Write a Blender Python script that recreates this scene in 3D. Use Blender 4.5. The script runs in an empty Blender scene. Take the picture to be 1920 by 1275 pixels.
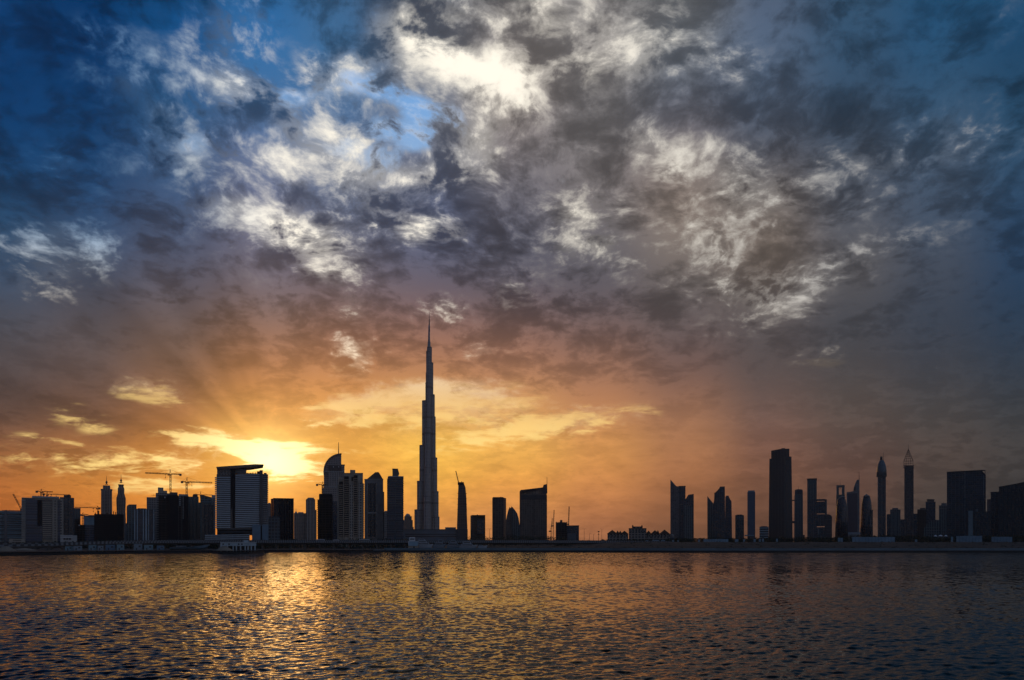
import bpy, bmesh, math, random
import numpy as np
from mathutils import Vector
random.seed(7); rng = np.random.default_rng(7)
SC = bpy.context.scene; COL = SC.collection
F, HZ, CX, CAMZ = 1280.0, 1020.0, 960.0, 8.0       # focal length, horizon row and optical column of the 1920 px photograph; camera height in m
def lin(c):
    r = [(v/255.0) for v in c]
    return tuple((v/12.92 if v <= 0.04045 else ((v+0.055)/1.055)**2.4) for v in r)

# ------------------------------------------------------------------ camera
cam = bpy.data.cameras.new('camera'); cam_o = bpy.data.objects.new('camera', cam); COL.objects.link(cam_o)
cam_o.location = (0, 0, CAMZ); cam_o.rotation_euler = (math.radians(90), 0, 0)
cam.sensor_width = 36; cam.lens = 36*F/1920; cam.shift_y = (HZ-637.5)/1920
cam.clip_start = 0.5; cam.clip_end = 80000
SC.camera = cam_o
SC.view_settings.view_transform = 'Standard'; SC.view_settings.look = 'None'
SC.view_settings.exposure = 0.0; SC.view_settings.gamma = 1.0

# ------------------------------------------------------------------ sun and sky
SUN_AZ = math.atan((520-CX)/F); SUN_EL = math.atan((HZ-862)/F*math.cos(SUN_AZ))
sun = bpy.data.lights.new('sun', 'SUN'); sun.energy = 0.05; sun.angle = math.radians(10); sun.color = (1.0, 0.45, 0.12)
sun_o = bpy.data.objects.new('sun', sun); COL.objects.link(sun_o)
sun_o.location = (0, 0, 1500)
sd = Vector((math.sin(SUN_AZ)*math.cos(SUN_EL), math.cos(SUN_AZ)*math.cos(SUN_EL), math.sin(SUN_EL)))
sun_o.rotation_euler = sd.to_track_quat('Z', 'Y').to_euler()

world = bpy.data.worlds.new('World'); SC.world = world; world.use_nodes = True
class NT:
    """small helper for writing node trees"""
    def __init__(s, tree): s.t = tree; s.n = tree.nodes; s.l = tree.links; s.n.clear()
    def node(s, typ, **kw):
        n = s.n.new(typ)
        for k, v in kw.items(): setattr(n, k, v)
        return n
    def put(s, sock, v):
        if isinstance(v, bpy.types.NodeSocket): s.l.new(v, sock)
        elif v is not None: sock.default_value = v
    def m(s, op, a, b=None, c=None, clamp=False):
        n = s.node('ShaderNodeMath', operation=op, use_clamp=clamp)
        for i, v in enumerate((a, b, c)):
            if v is not None: s.put(n.inputs[i], v)
        return n.outputs[0]
    def v(s, op, a, b=None, c=None):
        n = s.node('ShaderNodeVectorMath', operation=op)
        for i, v in enumerate((a, b, c)):
            if v is not None: s.put(n.inputs[i], v)
        return n.outputs['Value'] if op in ('DOT_PRODUCT', 'LENGTH', 'DISTANCE') else n.outputs[0]
    def scale(s, a, f):
        n = s.node('ShaderNodeVectorMath', operation='SCALE'); s.put(n.inputs[0], a); s.put(n.inputs['Scale'], f); return n.outputs[0]
    def xyz(s, a): n = s.node('ShaderNodeSeparateXYZ'); s.put(n.inputs[0], a); return n.outputs
    def vec(s, x, y, z=0.0):
        n = s.node('ShaderNodeCombineXYZ')
        for i, v in enumerate((x, y, z)): s.put(n.inputs[i], v)
        return n.outputs[0]
    def noise(s, vec, scale, detail=2, rough=0.5, dist=0.0, lac=2.0):
        n = s.node('ShaderNodeTexNoise'); n.noise_dimensions = '3D'
        s.put(n.inputs['Vector'], vec)
        for k, v in (('Scale', scale), ('Detail', detail), ('Roughness', rough), ('Distortion', dist), ('Lacunarity', lac)): n.inputs[k].default_value = v
        return n.outputs
    def mix(s, f, a, b, blend='MIX'):
        n = s.node('ShaderNodeMix', data_type='RGBA', blend_type=blend); n.clamp_factor = True
        s.put(n.inputs[0], f); s.put(n.inputs[6], a); s.put(n.inputs[7], b); return n.outputs[2]
    def rng(s, v, a, b, c=0.0, d=1.0, smooth=True):
        n = s.node('ShaderNodeMapRange', interpolation_type='SMOOTHSTEP' if smooth else 'LINEAR')
        s.put(n.inputs[0], v)
        for i, q in enumerate((a, b, c, d)): s.put(n.inputs[i+1], q)
        return n.outputs[0]

def dirang(px, py):
    """azimuth and elevation (radians) of a direction given in the photograph's own pixels"""
    u, v = (px-CX)/F, (HZ-py)/F
    a = math.atan(u); return a, math.atan(v*math.cos(a))

W = NT(world.node_tree)
geo = W.node('ShaderNodeTexCoord').outputs['Generated']
D = W.v('NORMALIZE', geo); dx, dy, dz = W.xyz(D)
AZ = W.m('ARCTAN2', dx, dy); EL = W.m('ARCSINE', dz); ELp = W.m('MAXIMUM', EL, 0.0)
AE = W.vec(AZ, EL)
# a flat cloud layer seen in perspective
inv = W.m('DIVIDE', 1.0, W.m('ADD', W.m('MAXIMUM', dz, 0.0), 0.30))
P = W.vec(W.m('MULTIPLY', dx, inv), W.m('MULTIPLY', dy, inv), 0.37)
warp = W.noise(P, 4.0, 3, 0.55)[1]
Pw = W.v('MULTIPLY_ADD', W.v('SUBTRACT', warp, (0.5, 0.5, 0.5)), (0.12, 0.12, 0.0), P)
nA = W.noise(Pw, 8.5, 9, 0.55)[0]                                   # the big cloud masses
nB = W.noise(W.v('ADD', Pw, (7.3, 2.1, 4.0)), 20.0, 9, 0.58)[0]     # puffs inside them
nF = W.noise(W.v('ADD', Pw, (1.3, 5.7, 2.0)), 46.0, 7, 0.62)[0]     # frayed edges
nC = W.noise(W.v('ADD', P, (3.1, 9.2, 1.0)), 3.0, 4, 0.5)[0]        # thick and thin areas
# same masses sampled a little towards the sun: gives lit and shaded flanks
nS = W.noise(W.v('ADD', Pw, (math.sin(SUN_AZ)*0.014, math.cos(SUN_AZ)*0.014, 0.0)), 8.5, 6, 0.55)[0]
vo = W.node('ShaderNodeTexVoronoi', feature='SMOOTH_F1'); W.put(vo.inputs['Vector'], W.v('MULTIPLY_ADD', W.v('SUBTRACT', W.noise(Pw, 24.0, 4, 0.6)[1], (0.5, 0.5, 0.5)), (0.07, 0.07, 0.0), Pw))
vo.inputs['Scale'].default_value = 16.0; vo.inputs['Smoothness'].default_value = 0.6; nV = vo.outputs['Distance']     # billows

XS = [0, 160, 320, 480, 640, 800, 960, 1120, 1280, 1440, 1600, 1760, 1920]
YS = [0, 100, 200, 300, 400, 500, 600, 700, 780, 840, 900, 960, 1010]
CLOUD = {   # overall cloud colour over the sky (display values), one column per azimuth, zenith side first
0:    [(6,58,108),(2,46,88),(2,48,90),(8,58,100),(30,66,98),(42,66,92),(72,76,86),(86,76,76),(104,80,70),(148,96,58),(185,112,52),(200,110,45),(190,105,50)],
160:  [(0,52,100),(0,46,90),(4,54,98),(10,56,96),(32,64,98),(52,68,90),(78,76,82),(92,78,76),(122,88,70),(168,108,60),(205,132,56),(212,122,48),(200,115,50)],
320:  [(10,68,118),(10,68,116),(36,76,114),(40,73,110),(58,78,108),(70,77,96),(92,82,82),(122,92,76),(158,105,66),(198,128,60),(225,150,60),(220,130,50),(205,118,50)],
480:  [(30,82,130),(38,86,130),(52,84,120),(74,86,112),(80,85,106),(82,80,92),(103,85,80),(168,112,75),(215,145,75),(250,190,80),(240,165,60),(215,128,50),(205,120,50)],
640:  [(48,82,116),(48,85,120),(58,88,122),(78,90,112),(76,84,104),(78,77,88),(108,85,80),(178,118,78),(215,150,78),(235,170,75),(215,140,55),(212,135,55),(205,128,58)],
800:  [(78,86,102),(96,100,110),(92,98,110),(80,88,108),(68,77,102),(70,73,88),(104,82,80),(178,120,85),(225,165,85),(250,195,85),(238,170,70),(218,145,70),(208,138,72)],
960:  [(110,108,110),(118,112,110),(116,108,105),(98,94,97),(76,76,87),(66,68,80),(96,80,80),(172,118,88),(215,155,90),(240,180,85),(228,155,70),(205,135,75),(190,125,78)],
1120: [(128,125,125),(118,114,114),(104,102,104),(102,97,97),(92,87,88),(70,70,78),(89,78,80),(152,108,85),(190,130,85),(215,150,80),(205,135,75),(175,112,70),(155,100,68)],
1280: [(112,114,118),(95,102,112),(80,84,96),(102,92,88),(114,103,95),(92,85,82),(84,78,80),(115,88,80),(163,115,85),(175,120,80),(165,108,70),(135,88,60),(118,80,58)],
1440: [(72,86,107),(70,86,107),(66,78,95),(72,73,80),(100,91,85),(106,95,87),(78,74,77),(90,80,78),(116,90,80),(125,88,72),(120,82,62),(105,72,55),(96,68,54)],
1600: [(42,82,116),(42,78,110),(42,66,90),(68,75,86),(78,82,92),(100,91,86),(69,71,78),(78,74,74),(95,82,75),(98,76,68),(100,72,60),(90,66,55),(84,64,55)],
1760: [(20,82,130),(24,73,112),(40,78,110),(66,85,107),(56,74,96),(68,74,86),(55,66,82),(66,68,74),(78,74,72),(82,70,64),(78,66,60),(72,62,56),(68,60,55)],
1920: [(14,78,126),(10,53,88),(22,70,105),(36,70,100),(28,62,96),(25,57,90),(35,60,85),(52,62,74),(62,64,66),(68,64,62),(66,62,60),(62,60,58),(58,58,58)],
}
for x_ in (1600, 1760, 1920):
    CLOUD[x_] = [tuple(0.66*v+0.34*q for v, q in zip(c, (52, 60, 72))) if y < 620 else c for c, y in zip(CLOUD[x_], YS)]
TMAX = 0.75
def column(stops, mode='B_SPLINE'):
    n = W.node('ShaderNodeValToRGB'); r = n.color_ramp; r.interpolation = mode
    W.put(n.inputs[0], W.m('DIVIDE', ELp, TMAX))
    for i, (p, c) in enumerate(sorted(stops)):
        e = r.elements[i] if i < 2 else r.elements.new(p)
        e.position = p; e.color = (*c, 1)
    return n.outputs[0]
ROWK = [0.97,0.97,1,1,1,1,0.97,0.95,0.99,1.0,1.0,1.0,0.98]
def field(tab):
    out, pa = None, None
    for x in sorted(tab):
        a = dirang(x, HZ)[0]
        st = [(dirang(x, y)[1]/TMAX, lin([q*kk for q in c])) for y, c, kk in zip(YS, tab[x], ROWK)]
        top = tab[x][0]; st.append((1.0, lin([v*0.42 for v in top])))
        c = column(st)
        out = c if out is None else W.mix(W.rng(AZ, pa, a), out, c)
        pa = a
    return out
base = field(CLOUD)

BREAKS = [(620,290,200,110,0.14,-20),(980,110,260,110,0.2),(1380,400,300,120,0.12,8),(1080,400,160,90,0.09),(250,330,160,110,0.12),(100,470,150,70,0.15),(560,460,130,60,0.18),(1700,300,160,80,0.06),(395,70,48.6,87.75,0.31),
 (470,50,40.5,54,0.28),(400,150,81,29.7,0.46,-15),(455,175,54,21.6,0.3),(320,220,29.7,24.3,0.44),(340,285,54,29.7,0.37),(385,310,24.3,18.9,0.52),(545,305,67.5,32.4,0.59),(610,262,60.75,21.6,0.41,-35),(560,235,32.4,27,0.33),
 (515,418,89.1,24.3,0.7,-12),(575,465,81,24.3,0.52,-35),(425,388,54,16.2,0.41),(620,490,32.4,18.9,0.37),(645,130,21.6,27,0.67),(620,165,54,29.7,0.37),(790,28,54,32.4,0.59),(775,55,33.75,27,0.52),(800,105,74.25,43.2,0.63,-20),
 (880,118,94.5,29.7,0.63,-20),(960,140,29.7,32.4,0.55),(935,190,43.2,45.9,0.48),(1010,30,45.9,64.8,0.46),(1060,130,37.8,29.7,0.48),(915,15,40.5,20.25,0.37),(1238,48,21.6,40.5,0.54),(1200,110,74.25,40.5,0.35,20),(1150,60,81,60.75,0.33),
 (1290,8,32.4,27,0.42),(1210,280,81,18.9,0.2,-30),(882,275,37.8,45.9,0.67),(850,325,27,27,0.55),(760,340,40.5,16.2,0.37),(720,330,81,21.6,0.44),(680,275,27,21.6,0.52),(800,430,54,18.9,0.55),(745,400,81,13.5,0.37,-25),
 (1090,400,35.1,35.1,0.43),(1120,470,29.7,21.6,0.43),(1070,465,10.8,13.5,0.23),(1325,90,21.6,45.9,0.26),(1395,145,35.1,45.9,0.33),(1290,290,94.5,32.4,0.27,-10),(1250,260,94.5,21.6,0.23,-25),(1400,360,70.2,40.5,0.39,-15),(1330,455,54,35.1,0.27),
 (1620,305,81,18.9,0.19,6),(1750,300,108,16.2,0.14,-5),(1560,370,81,21.6,0.19),(1800,200,81,18.9,0.15,20),(1770,245,40.5,12.15,0.16),(1865,40,54,54,0.17),(1900,235,54,27,0.15),(1830,270,108,24.3,0.15),(1430,545,81,27,0.39,-10),
 (1475,560,32.4,35.1,0.44),(1450,590,54,12.15,0.27),(1600,480,175.5,27,0.2,14),(1560,500,67.5,21.6,0.19),(1230,520,81,16.2,0.14,-15),(35,455,35.1,18.9,0.44),(105,445,35.1,13.5,0.37),(172,470,29.7,32.4,0.52),(92,515,24.3,16.2,0.41),
 (88,552,27,13.5,0.37),(100,300,27,27,0.3),(225,160,21.6,13.5,0.37),(210,110,81,67.5,0.18),(150,60,27,27,0.18),(965,565,18.9,32.4,0.44,-25),(818,588,10.8,10.8,0.59),(655,570,18.9,18.9,0.3),(230,720,14,6,0.59),
 (287,724,18,8,0.59),(328,754,18,5,0.43),(125,770,18,4,0.43),(190,796,30,5,0.31),(1530,662,16,10,0.45),(1350,633,54,8.1,0.19),(680,650,24,10,0.5),(915,648,30,8,0.5),(640,640,18,12,0.45),
 (650,684,10,6,0.6),]
GOLD = [(700,752,90,10,1.05,12),(650,775,40,14,.95,20),(850,735,90,12,.95),(850,765,130,24,.85),(1000,805,130,13,.9,10),(1120,792,60,6,.45,4),(900,790,60,14,.5),(760,800,60,20,.45),
 (378,826,58,9,.95,-12),(448,846,40,12,.8,-16),(505,852,50,18,1.35,-20),(548,876,52,13,1.25,-12),(470,838,60,10,.5,-8),(590,850,60,7,.5),(330,850,70,12,.4),(350,872,70,10,.45),(300,905,90,9,.4),(150,870,120,8,.4),(60,830,60,8,.3),(170,858,60,8,.5),(520,925,30,8,.3)]
HOLE = [(790,205,54,24,.72,-24),(690,160,46,18,.64,-10),(740,250,60,16,.6,-20),(690,290,70,14,.5,-20),(560,190,30,16,.6),(350,270,36,26,.5),(800,260,40,14,.4)]
DARK = [(470,130,60,60,.3),(540,60,40,40,.3),(200,180,130,70,.3),(420,110,30,30,.3),(560,90,50,50,.35),(1650,110,220,110,.35),(1880,330,110,220,.45),(1900,60,90,60,.3),(1350,60,70,60,.25),(90,90,190,130,.55),(300,20,90,60,.35),(110,260,170,90,.35),(330,210,40,30,.35),(470,215,40,20,.5),(600,320,30,12,.3),(480,350,70,16,.4),(560,380,40,14,.4),(250,400,120,50,.2),(1120,210,40,50,.3),(1400,240,100,40,.3),(690,185,30,18,.8),(715,265,80,18,.55,-30),(840,320,55,30,.3),(1000,95,60,22,.3,-35),(1060,200,60,60,.35),(1180,80,20,40,.3),(1180,300,120,40,.25),(1300,205,110,34,.5,-10),(1480,290,180,50,.4),(1660,200,100,60,.4),(640,110,70,40,.5,20),(830,480,180,60,.4),(1000,470,160,50,.4),(1000,600,140,40,.25),(430,240,40,36,.5),(500,220,50,14,.5),(680,830,70,30,.9),(420,872,50,12,1.2,-8),(330,790,80,14,.3,-20),(1600,590,200,30,.2),(1800,520,100,60,.3),(450,640,120,40,.2),(230,590,120,50,.15),(470,905,80,7,.3)]
GX = np.arange(-60, 2041, 60.0); GY = [0, 30, 60, 90, 120, 150, 180, 210, 240, 270, 300, 330, 360, 395, 430, 465, 500, 540, 580, 620, 660, 700, 730, 755, 780, 805, 825, 845, 865, 885, 910, 940]
def raster(lst, x, y):
    """height of the summed soft patches (px, py, half-width, half-height, strength[, tilt in degrees]) in one direction"""
    t = 0.0
    for b in lst:
        bx, by, sx, sy, k = b[:5]; a = math.radians(b[5]) if len(b) > 5 else 0.0
        sx, sy = max(sx, 30.0), max(sy, 14.0 if by > 690 else 20.0)
        u = (x-bx)*math.cos(a)-(y-by)*math.sin(a); w = (x-bx)*math.sin(a)+(y-by)*math.cos(a)
        t += k*0.5**((u/sx)**2+(w/sy)**2)
    return min(t, 1.6)
def patches():
    out, pa = None, None
    for x in GX:
        a = dirang(x, HZ)[0]
        st = [(dirang(x, y)[1]/TMAX, (raster(BREAKS+GOLD, x, y)/1.6, raster(DARK, x, y)/1.6, raster(HOLE, x, y)/1.6)) for y in GY]
        c = column(st, 'CARDINAL')
        out = c if out is None else W.mix(W.rng(AZ, pa, a), out, c)
        pa = a
    n = W.node('ShaderNodeSeparateColor'); W.put(n.inputs[0], out)
    return [W.m('MULTIPLY', o, 1.6) for o in n.outputs]
kb, kd, kh = patches()
kg = kb

def unit(n, sd): return W.m('MULTIPLY', W.m('SUBTRACT', n, 0.5), 1.0/sd)
tA, tB, tF, tC, tL = unit(nA, 0.10), unit(nB, 0.10), unit(nF, 0.10), unit(nC, 0.10), W.m('DIVIDE', W.m('SUBTRACT', nA, nS), 0.06)
hi = W.rng(EL, 0.05, 0.28)                                      # 0 at the horizon, 1 in the cloud deck
# thickness of the deck: noise, thinned in the breaks and openings, thickened in the dark masses
th = W.m('MULTIPLY_ADD', tA, 0.72, W.m('MULTIPLY', tB, 0.66))
th = W.m('MULTIPLY_ADD', tF, 0.42, th)
th = W.m('MULTIPLY_ADD', tC, 0.62, th)
th = W.m('MULTIPLY_ADD', W.m('SUBTRACT', nV, 0.40), -3.0, th)
open_ = W.m('MULTIPLY', W.m('MAXIMUM', kb, kh), W.rng(EL, 0.10, 0.27))
th = W.m('MULTIPLY_ADD', open_, -1.05, th)
th = W.m('MULTIPLY_ADD', kd, 0.85, th)
m1 = W.rng(th, -1.35, 0.25); m2 = W.rng(th, -0.25, 1.25); m3 = W.rng(th, 0.6, 2.4)
con = W.m('MULTIPLY_ADD', W.rng(EL, 0.10, 0.46), 0.85, 0.15)   # contrast dies away towards the horizon
def fac(v): return W.m('MULTIPLY_ADD', con, v-1.0, 1.0)
side = W.rng(AZ, dirang(1020, HZ)[0], dirang(1700, HZ)[0])
left = W.rng(AZ, dirang(560, HZ)[0], dirang(130, HZ)[0])
bcol = W.mix(W.rng(EL, 0.14, 0.36), (*lin((255,214,150)), 1), (*[v*1.05 for v in lin((255,247,230))], 1))
bcol = W.mix(W.m('MULTIPLY', side, 0.7), bcol, (*lin((172,172,176)), 1))
bcol = W.mix(W.m('MULTIPLY', left, W.rng(EL, 0.24, 0.42)), bcol, (*lin((110,160,205)), 1))
# clear sky: the Nishita sky where the deck opens
sky = W.node('ShaderNodeTexSky', sky_type='NISHITA'); sky.sun_disc = False
sky.sun_elevation = SUN_EL; sky.sun_rotation = SUN_AZ; sky.altitude = 0; sky.air_density = 1.0; sky.dust_density = 1.0; sky.ozone_density = 2.0
clear = W.mix(W.rng(EL, 0.42, 0.66, 0.25, 0.95), W.mix(0.5, W.scale(sky.outputs[0], 0.09), (*lin((196,216,236)), 1)), (*lin((98,160,224)), 1))
clear = W.mix(W.m('MULTIPLY', W.rng(W.m('MULTIPLY_ADD', tF, 0.5, tB), -1.0, 2.0), 0.62), clear, (*lin((225,228,232)), 1))
bf = W.rng(W.m('MULTIPLY_ADD', tF, -0.10, W.m('MULTIPLY_ADD', tB, -0.18, W.m('MULTIPLY_ADD', tA, -0.14, kb))), 0.16, 1.30)
bf = W.m('MULTIPLY', bf, W.m('MULTIPLY', W.rng(kb, 0.02, 0.25), W.rng(EL, 0.12, 0.30)))
back_ = W.mix(bf, W.scale(base, W.m('SUBTRACT', fac(1.70), W.m('MULTIPLY', W.m('MAXIMUM', left, side), 0.32))), bcol)
back_ = W.mix(W.rng(W.m('MULTIPLY_ADD', tB, 0.10, kh), 0.15, 0.55), back_, clear)
mid = W.scale(base, W.m('MULTIPLY', fac(1.16), W.m('MULTIPLY_ADD', W.m('MULTIPLY', tL, con), 0.10, 1.0)))
mid = W.scale(mid, W.m('MULTIPLY_ADD', W.m('MULTIPLY', W.m('MULTIPLY_ADD', tF, 0.6, tB), con), -0.06, 1.0))
mid = W.mix(W.m('MULTIPLY', W.rng(kb, 0.1, 1.0), 0.34), mid, bcol)
drk = W.scale(base, fac(0.82)); drk2 = W.scale(base, fac(0.62))
col = W.mix(m1, back_, mid)
col = W.mix(m2, col, drk)
col = W.mix(m3, col, drk2)
# glow and shafts of light around the hidden sun
S = dirang(507, 863)
q = W.v('SUBTRACT', AE, (S[0], S[1], 0)); qx, qy, _ = W.xyz(q)
r = W.v('LENGTH', q); qn = W.v('NORMALIZE', q)
shaft = W.noise(W.v('ADD', qn, (4.2, 1.7, 0.0)), 2.4, 2, 0.55)[0]
up = W.m('MULTIPLY', W.rng(qy, 0.0, 0.05), W.rng(qx, 0.03, -0.09, 0.12, 1.0))
sh = W.m('MULTIPLY', W.m('MULTIPLY', W.m('SUBTRACT', shaft, 0.5), up), W.m('MULTIPLY', W.m('POWER', 0.5, W.m('DIVIDE', r, 0.34)), W.rng(r, 0.02, 0.09)))
col = W.scale(col, W.m('MAXIMUM', W.m('MULTIPLY_ADD', sh, 4.4, 1.0), 0.3))
st = W.noise(W.v('MULTIPLY', AE, (9.0, 46.0, 1.0)), 1.0, 9, 0.62, 0.5)[0]           # streaky low cloud
stp = W.noise(W.v('MULTIPLY', AE, (26.0, 75.0, 1.0)), 1.0, 7, 0.6, 0.4)[0]
low = W.m('SUBTRACT', 1.0, W.rng(EL, 0.10, 0.26))
stx = W.m('ADD', W.m('MULTIPLY', unit(st, 0.085), 0.7), W.m('MULTIPLY', unit(stp, 0.085), 0.4))
col = W.scale(col, W.m('MULTIPLY_ADD', W.m('MULTIPLY', stx, low), 0.07, 1.0))
gcov = W.m('SUBTRACT', W.m('ADD', kg, W.m('MULTIPLY', stx, 0.62)), W.m('MULTIPLY', kd, 0.55))
mg = W.m('MULTIPLY', W.m('MULTIPLY', W.m('MULTIPLY', W.rng(gcov, 0.12, 1.20), W.rng(kg, 0.03, 0.25)), low), W.rng(EL, 0.03, 0.10))
near = W.m('POWER', 0.5, W.m('POWER', W.m('DIVIDE', r, 0.075), 2.0))
gcol = W.mix(near, (*[1.12*v for v in lin((255,217,132))], 1), (*[1.4*v for v in lin((255,238,172))], 1))
col = W.mix(mg, col, gcol)
def halo(rad, p, k): return W.m('MULTIPLY', W.m('POWER', 0.5, W.m('POWER', W.m('DIVIDE', r, rad), p)), k)
col = W.v('ADD', col, W.scale(lin((255,178,60)), halo(0.085, 1.2, 0.23)))
col = W.v('ADD', col, W.scale(lin((255,236,170)), halo(0.030, 1.4, 0.50)))
# the half of the sky behind the viewer: dusk-blue and dim; below the horizon: dark
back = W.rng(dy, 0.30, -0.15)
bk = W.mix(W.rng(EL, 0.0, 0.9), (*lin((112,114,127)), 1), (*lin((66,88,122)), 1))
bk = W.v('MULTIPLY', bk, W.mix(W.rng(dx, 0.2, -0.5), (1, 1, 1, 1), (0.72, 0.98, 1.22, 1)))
bk = W.scale(bk, W.rng(dx, -0.8, 0.8, 0.48, 1.42))  # unseen half tilted sideways, made up to brighten the left facades
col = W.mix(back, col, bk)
col = W.mix(W.rng(dz, -0.02, -0.06), col, (0.01, 0.011, 0.013, 1))
bg = W.node('ShaderNodeBackground'); W.put(bg.inputs[0], col); bg.inputs[1].default_value = 1.06
W.l.new(bg.outputs[0], W.node('ShaderNodeOutputWorld').inputs[0])
world.cycles.sampling_method = 'MANUAL'; world.cycles.sample_map_resolution = 512

# ------------------------------------------------------------------ materials
MATS = {}
def principled(name):
    m = bpy.data.materials.new(name); m.use_nodes = True
    t = NT(m.node_tree); p = t.node('ShaderNodeBsdfPrincipled'); o = t.node('ShaderNodeOutputMaterial'); t.l.new(p.outputs[0], o.inputs[0])
    return m, t, p
def plain(name, c, rough=0.7, metal=0.0, grain=0.25, scale=0.15, spec=0.4):
    """one weathered material: a base colour with soft procedural variation"""
    if name in MATS: return MATS[name]
    m, t, p = principled(name)
    n = t.noise(t.node('ShaderNodeTexCoord').outputs['Object'], scale, 5, 0.6)[0]
    t.put(p.inputs['Base Color'], t.scale((*c,), t.m('MULTIPLY_ADD', t.m('SUBTRACT', n, 0.5), 2*grain*2, 1.0)))
    p.inputs['Roughness'].default_value = rough; p.inputs['Metallic'].default_value = metal; p.inputs['Specular IOR Level'].default_value = spec
    MATS[name] = m; return m
def facade(name, wall, glass, fh=3.6, bw=4.0, wz=0.3, wx=0.2, rough=0.25, spec=0.5, var=0.5):
    """windows between floor bands and mullions, counted in metres in the building's own frame"""
    if name in MATS: return MATS[name]
    m, t, p = principled(name)
    x, y, z = t.xyz(t.node('ShaderNodeTexCoord').outputs['Object'])
    fz = t.m('DIVIDE', z, fh); fx = t.m('DIVIDE', t.m('ADD', t.m('MULTIPLY', x, 1.0), t.m('MULTIPLY', y, 0.93)), bw)
    w = t.m('MAXIMUM', t.m('LESS_THAN', t.m('FRACT', fz), wz), t.m('LESS_THAN', t.m('FRACT', fx), wx))
    wn = t.node('ShaderNodeTexWhiteNoise', noise_dimensions='2D'); t.put(wn.inputs['Vector'], t.vec(t.m('FLOOR', fx), t.m('FLOOR', fz)))
    g = t.scale((*glass,), t.m('MULTIPLY_ADD', t.m('SUBTRACT', wn.outputs['Value'], 0.5), 2*var, 1.0))
    n = t.noise(t.node('ShaderNodeTexCoord').outputs['Object'], 0.05, 4, 0.6)[0]
    wc = t.scale((*wall,), t.m('MULTIPLY_ADD', t.m('SUBTRACT', n, 0.5), 0.9, 1.0))
    t.put(p.inputs['Base Color'], t.mix(w, g, wc))
    t.put(p.inputs['Roughness'], t.m('MULTIPLY_ADD', w, 0.75-rough, rough))
    p.inputs['Specular IOR Level'].default_value = spec
    MATS[name] = m; return m
WHITE = plain('white_render', (0.62,0.63,0.63), 0.6, grain=0.12)
PALE = plain('pale_concrete', (0.38,0.37,0.35), 0.8)
BEIGE = plain('beige_stone', (0.34,0.29,0.23), 0.8)
CONC = plain('bare_concrete', (0.10,0.095,0.09), 0.9)
DARK = plain('dark_cladding', (0.035,0.038,0.045), 0.5)
BLACK = plain('black_netting_and_shade', (0.012,0.012,0.014), 0.9)  # netting, and also the painted shade of recesses
STEEL = plain('dark_steel', (0.05,0.045,0.04), 0.6, 0.3)
CRANEY = plain('crane_paint', (0.16,0.09,0.03), 0.6)
BLUEG = plain('blue_glass', (0.02,0.045,0.075), 0.18, spec=0.6)
TEALG = plain('teal_glass', (0.03,0.065,0.08), 0.2, spec=0.6)
DGLASS = plain('dark_glass', (0.012,0.016,0.024), 0.15, spec=0.5)
SLATE = plain('slate_panel', (0.09,0.11,0.125), 0.5)
TEALP = plain('teal_panel', (0.16,0.25,0.30), 0.6)
SAND = plain('sand', (0.24,0.19,0.14), 0.95, scale=0.3)
BROWN = plain('brown_roof', (0.09,0.055,0.035), 0.8)

# ------------------------------------------------------------------ builders
def wpt(px, py, Y):
    return Vector(((px-CX)/F*Y, Y, CAMZ+(HZ-py)/F*Y))
def tag(o, label, cat, group=None, kind=None):
    if label: o['label'] = label
    if cat: o['category'] = cat
    if group: o['group'] = group
    if kind: o['kind'] = kind
    return o
def link(name, bm, mat, parent=None, smooth=False):
    bmesh.ops.recalc_face_normals(bm, faces=bm.faces)
    me = bpy.data.meshes.new(name); bm.to_mesh(me); bm.free(); me.materials.append(mat)
    if smooth:
        me.polygons.foreach_set('use_smooth', [True]*len(me.polygons))
    o = bpy.data.objects.new(name, me); COL.objects.link(o)
    if parent is not None: o.parent = parent
    return o
def add_prism(bm, low, high):
    """closed solid between two matching outlines (lists of 3-D points)"""
    a = [bm.verts.new(p) for p in low]; b = [bm.verts.new(p) for p in high]; n = len(a)
    for i in range(n): bm.faces.new((a[i], a[(i+1) % n], b[(i+1) % n], b[i]))
    f1 = bm.faces.new(a[::-1]); f2 = bm.faces.new(b)
    if n > 4: bmesh.ops.triangulate(bm, faces=[f1, f2])
def add_box(bm, x0, x1, y0, y1, z0, z1):
    q = [(x0,y0),(x1,y0),(x1,y1),(x0,y1)]
    add_prism(bm, [(x,y,z0) for x,y in q], [(x,y,z1) for x,y in q])
def add_bar(bm, p, q, w, h=None):
    p, q = Vector(p), Vector(q); d = (q-p).normalized(); h = h or w
    s = d.cross(Vector((0,0,1)))
    if s.length < 1e-3: s = Vector((1,0,0))
    s.normalize(); u = s.cross(d); s *= w/2; u *= h/2
    add_prism(bm, [p-s-u, p+s-u, p+s+u, p-s+u], [q-s-u, q+s-u, q+s+u, q-s+u])
def add_lattice(bm, p, q, w, tb, n):
    p, q = Vector(p), Vector(q); d = (q-p).normalized()
    s = d.cross(Vector((0,1,0)));
    if s.length < 1e-3: s = Vector((1,0,0))
    s.normalize(); u = s.cross(d); c = [(s*i+u*j)*w/2 for i, j in ((-1,-1),(1,-1),(1,1),(-1,1))]
    for k in c: add_bar(bm, p+k, q+k, tb)
    for i in range(n):
        a, b = p.lerp(q, i/n), p.lerp(q, (i+1)/n)
        for j in range(4):
            k, l = c[j], c[(j+1) % 4]
            add_bar(bm, (a+k), (b+l) if (i+j) % 2 else (a+l), tb*0.7); add_bar(bm, a+l, b+k, tb*0.7)
GZ = 5.0
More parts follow.
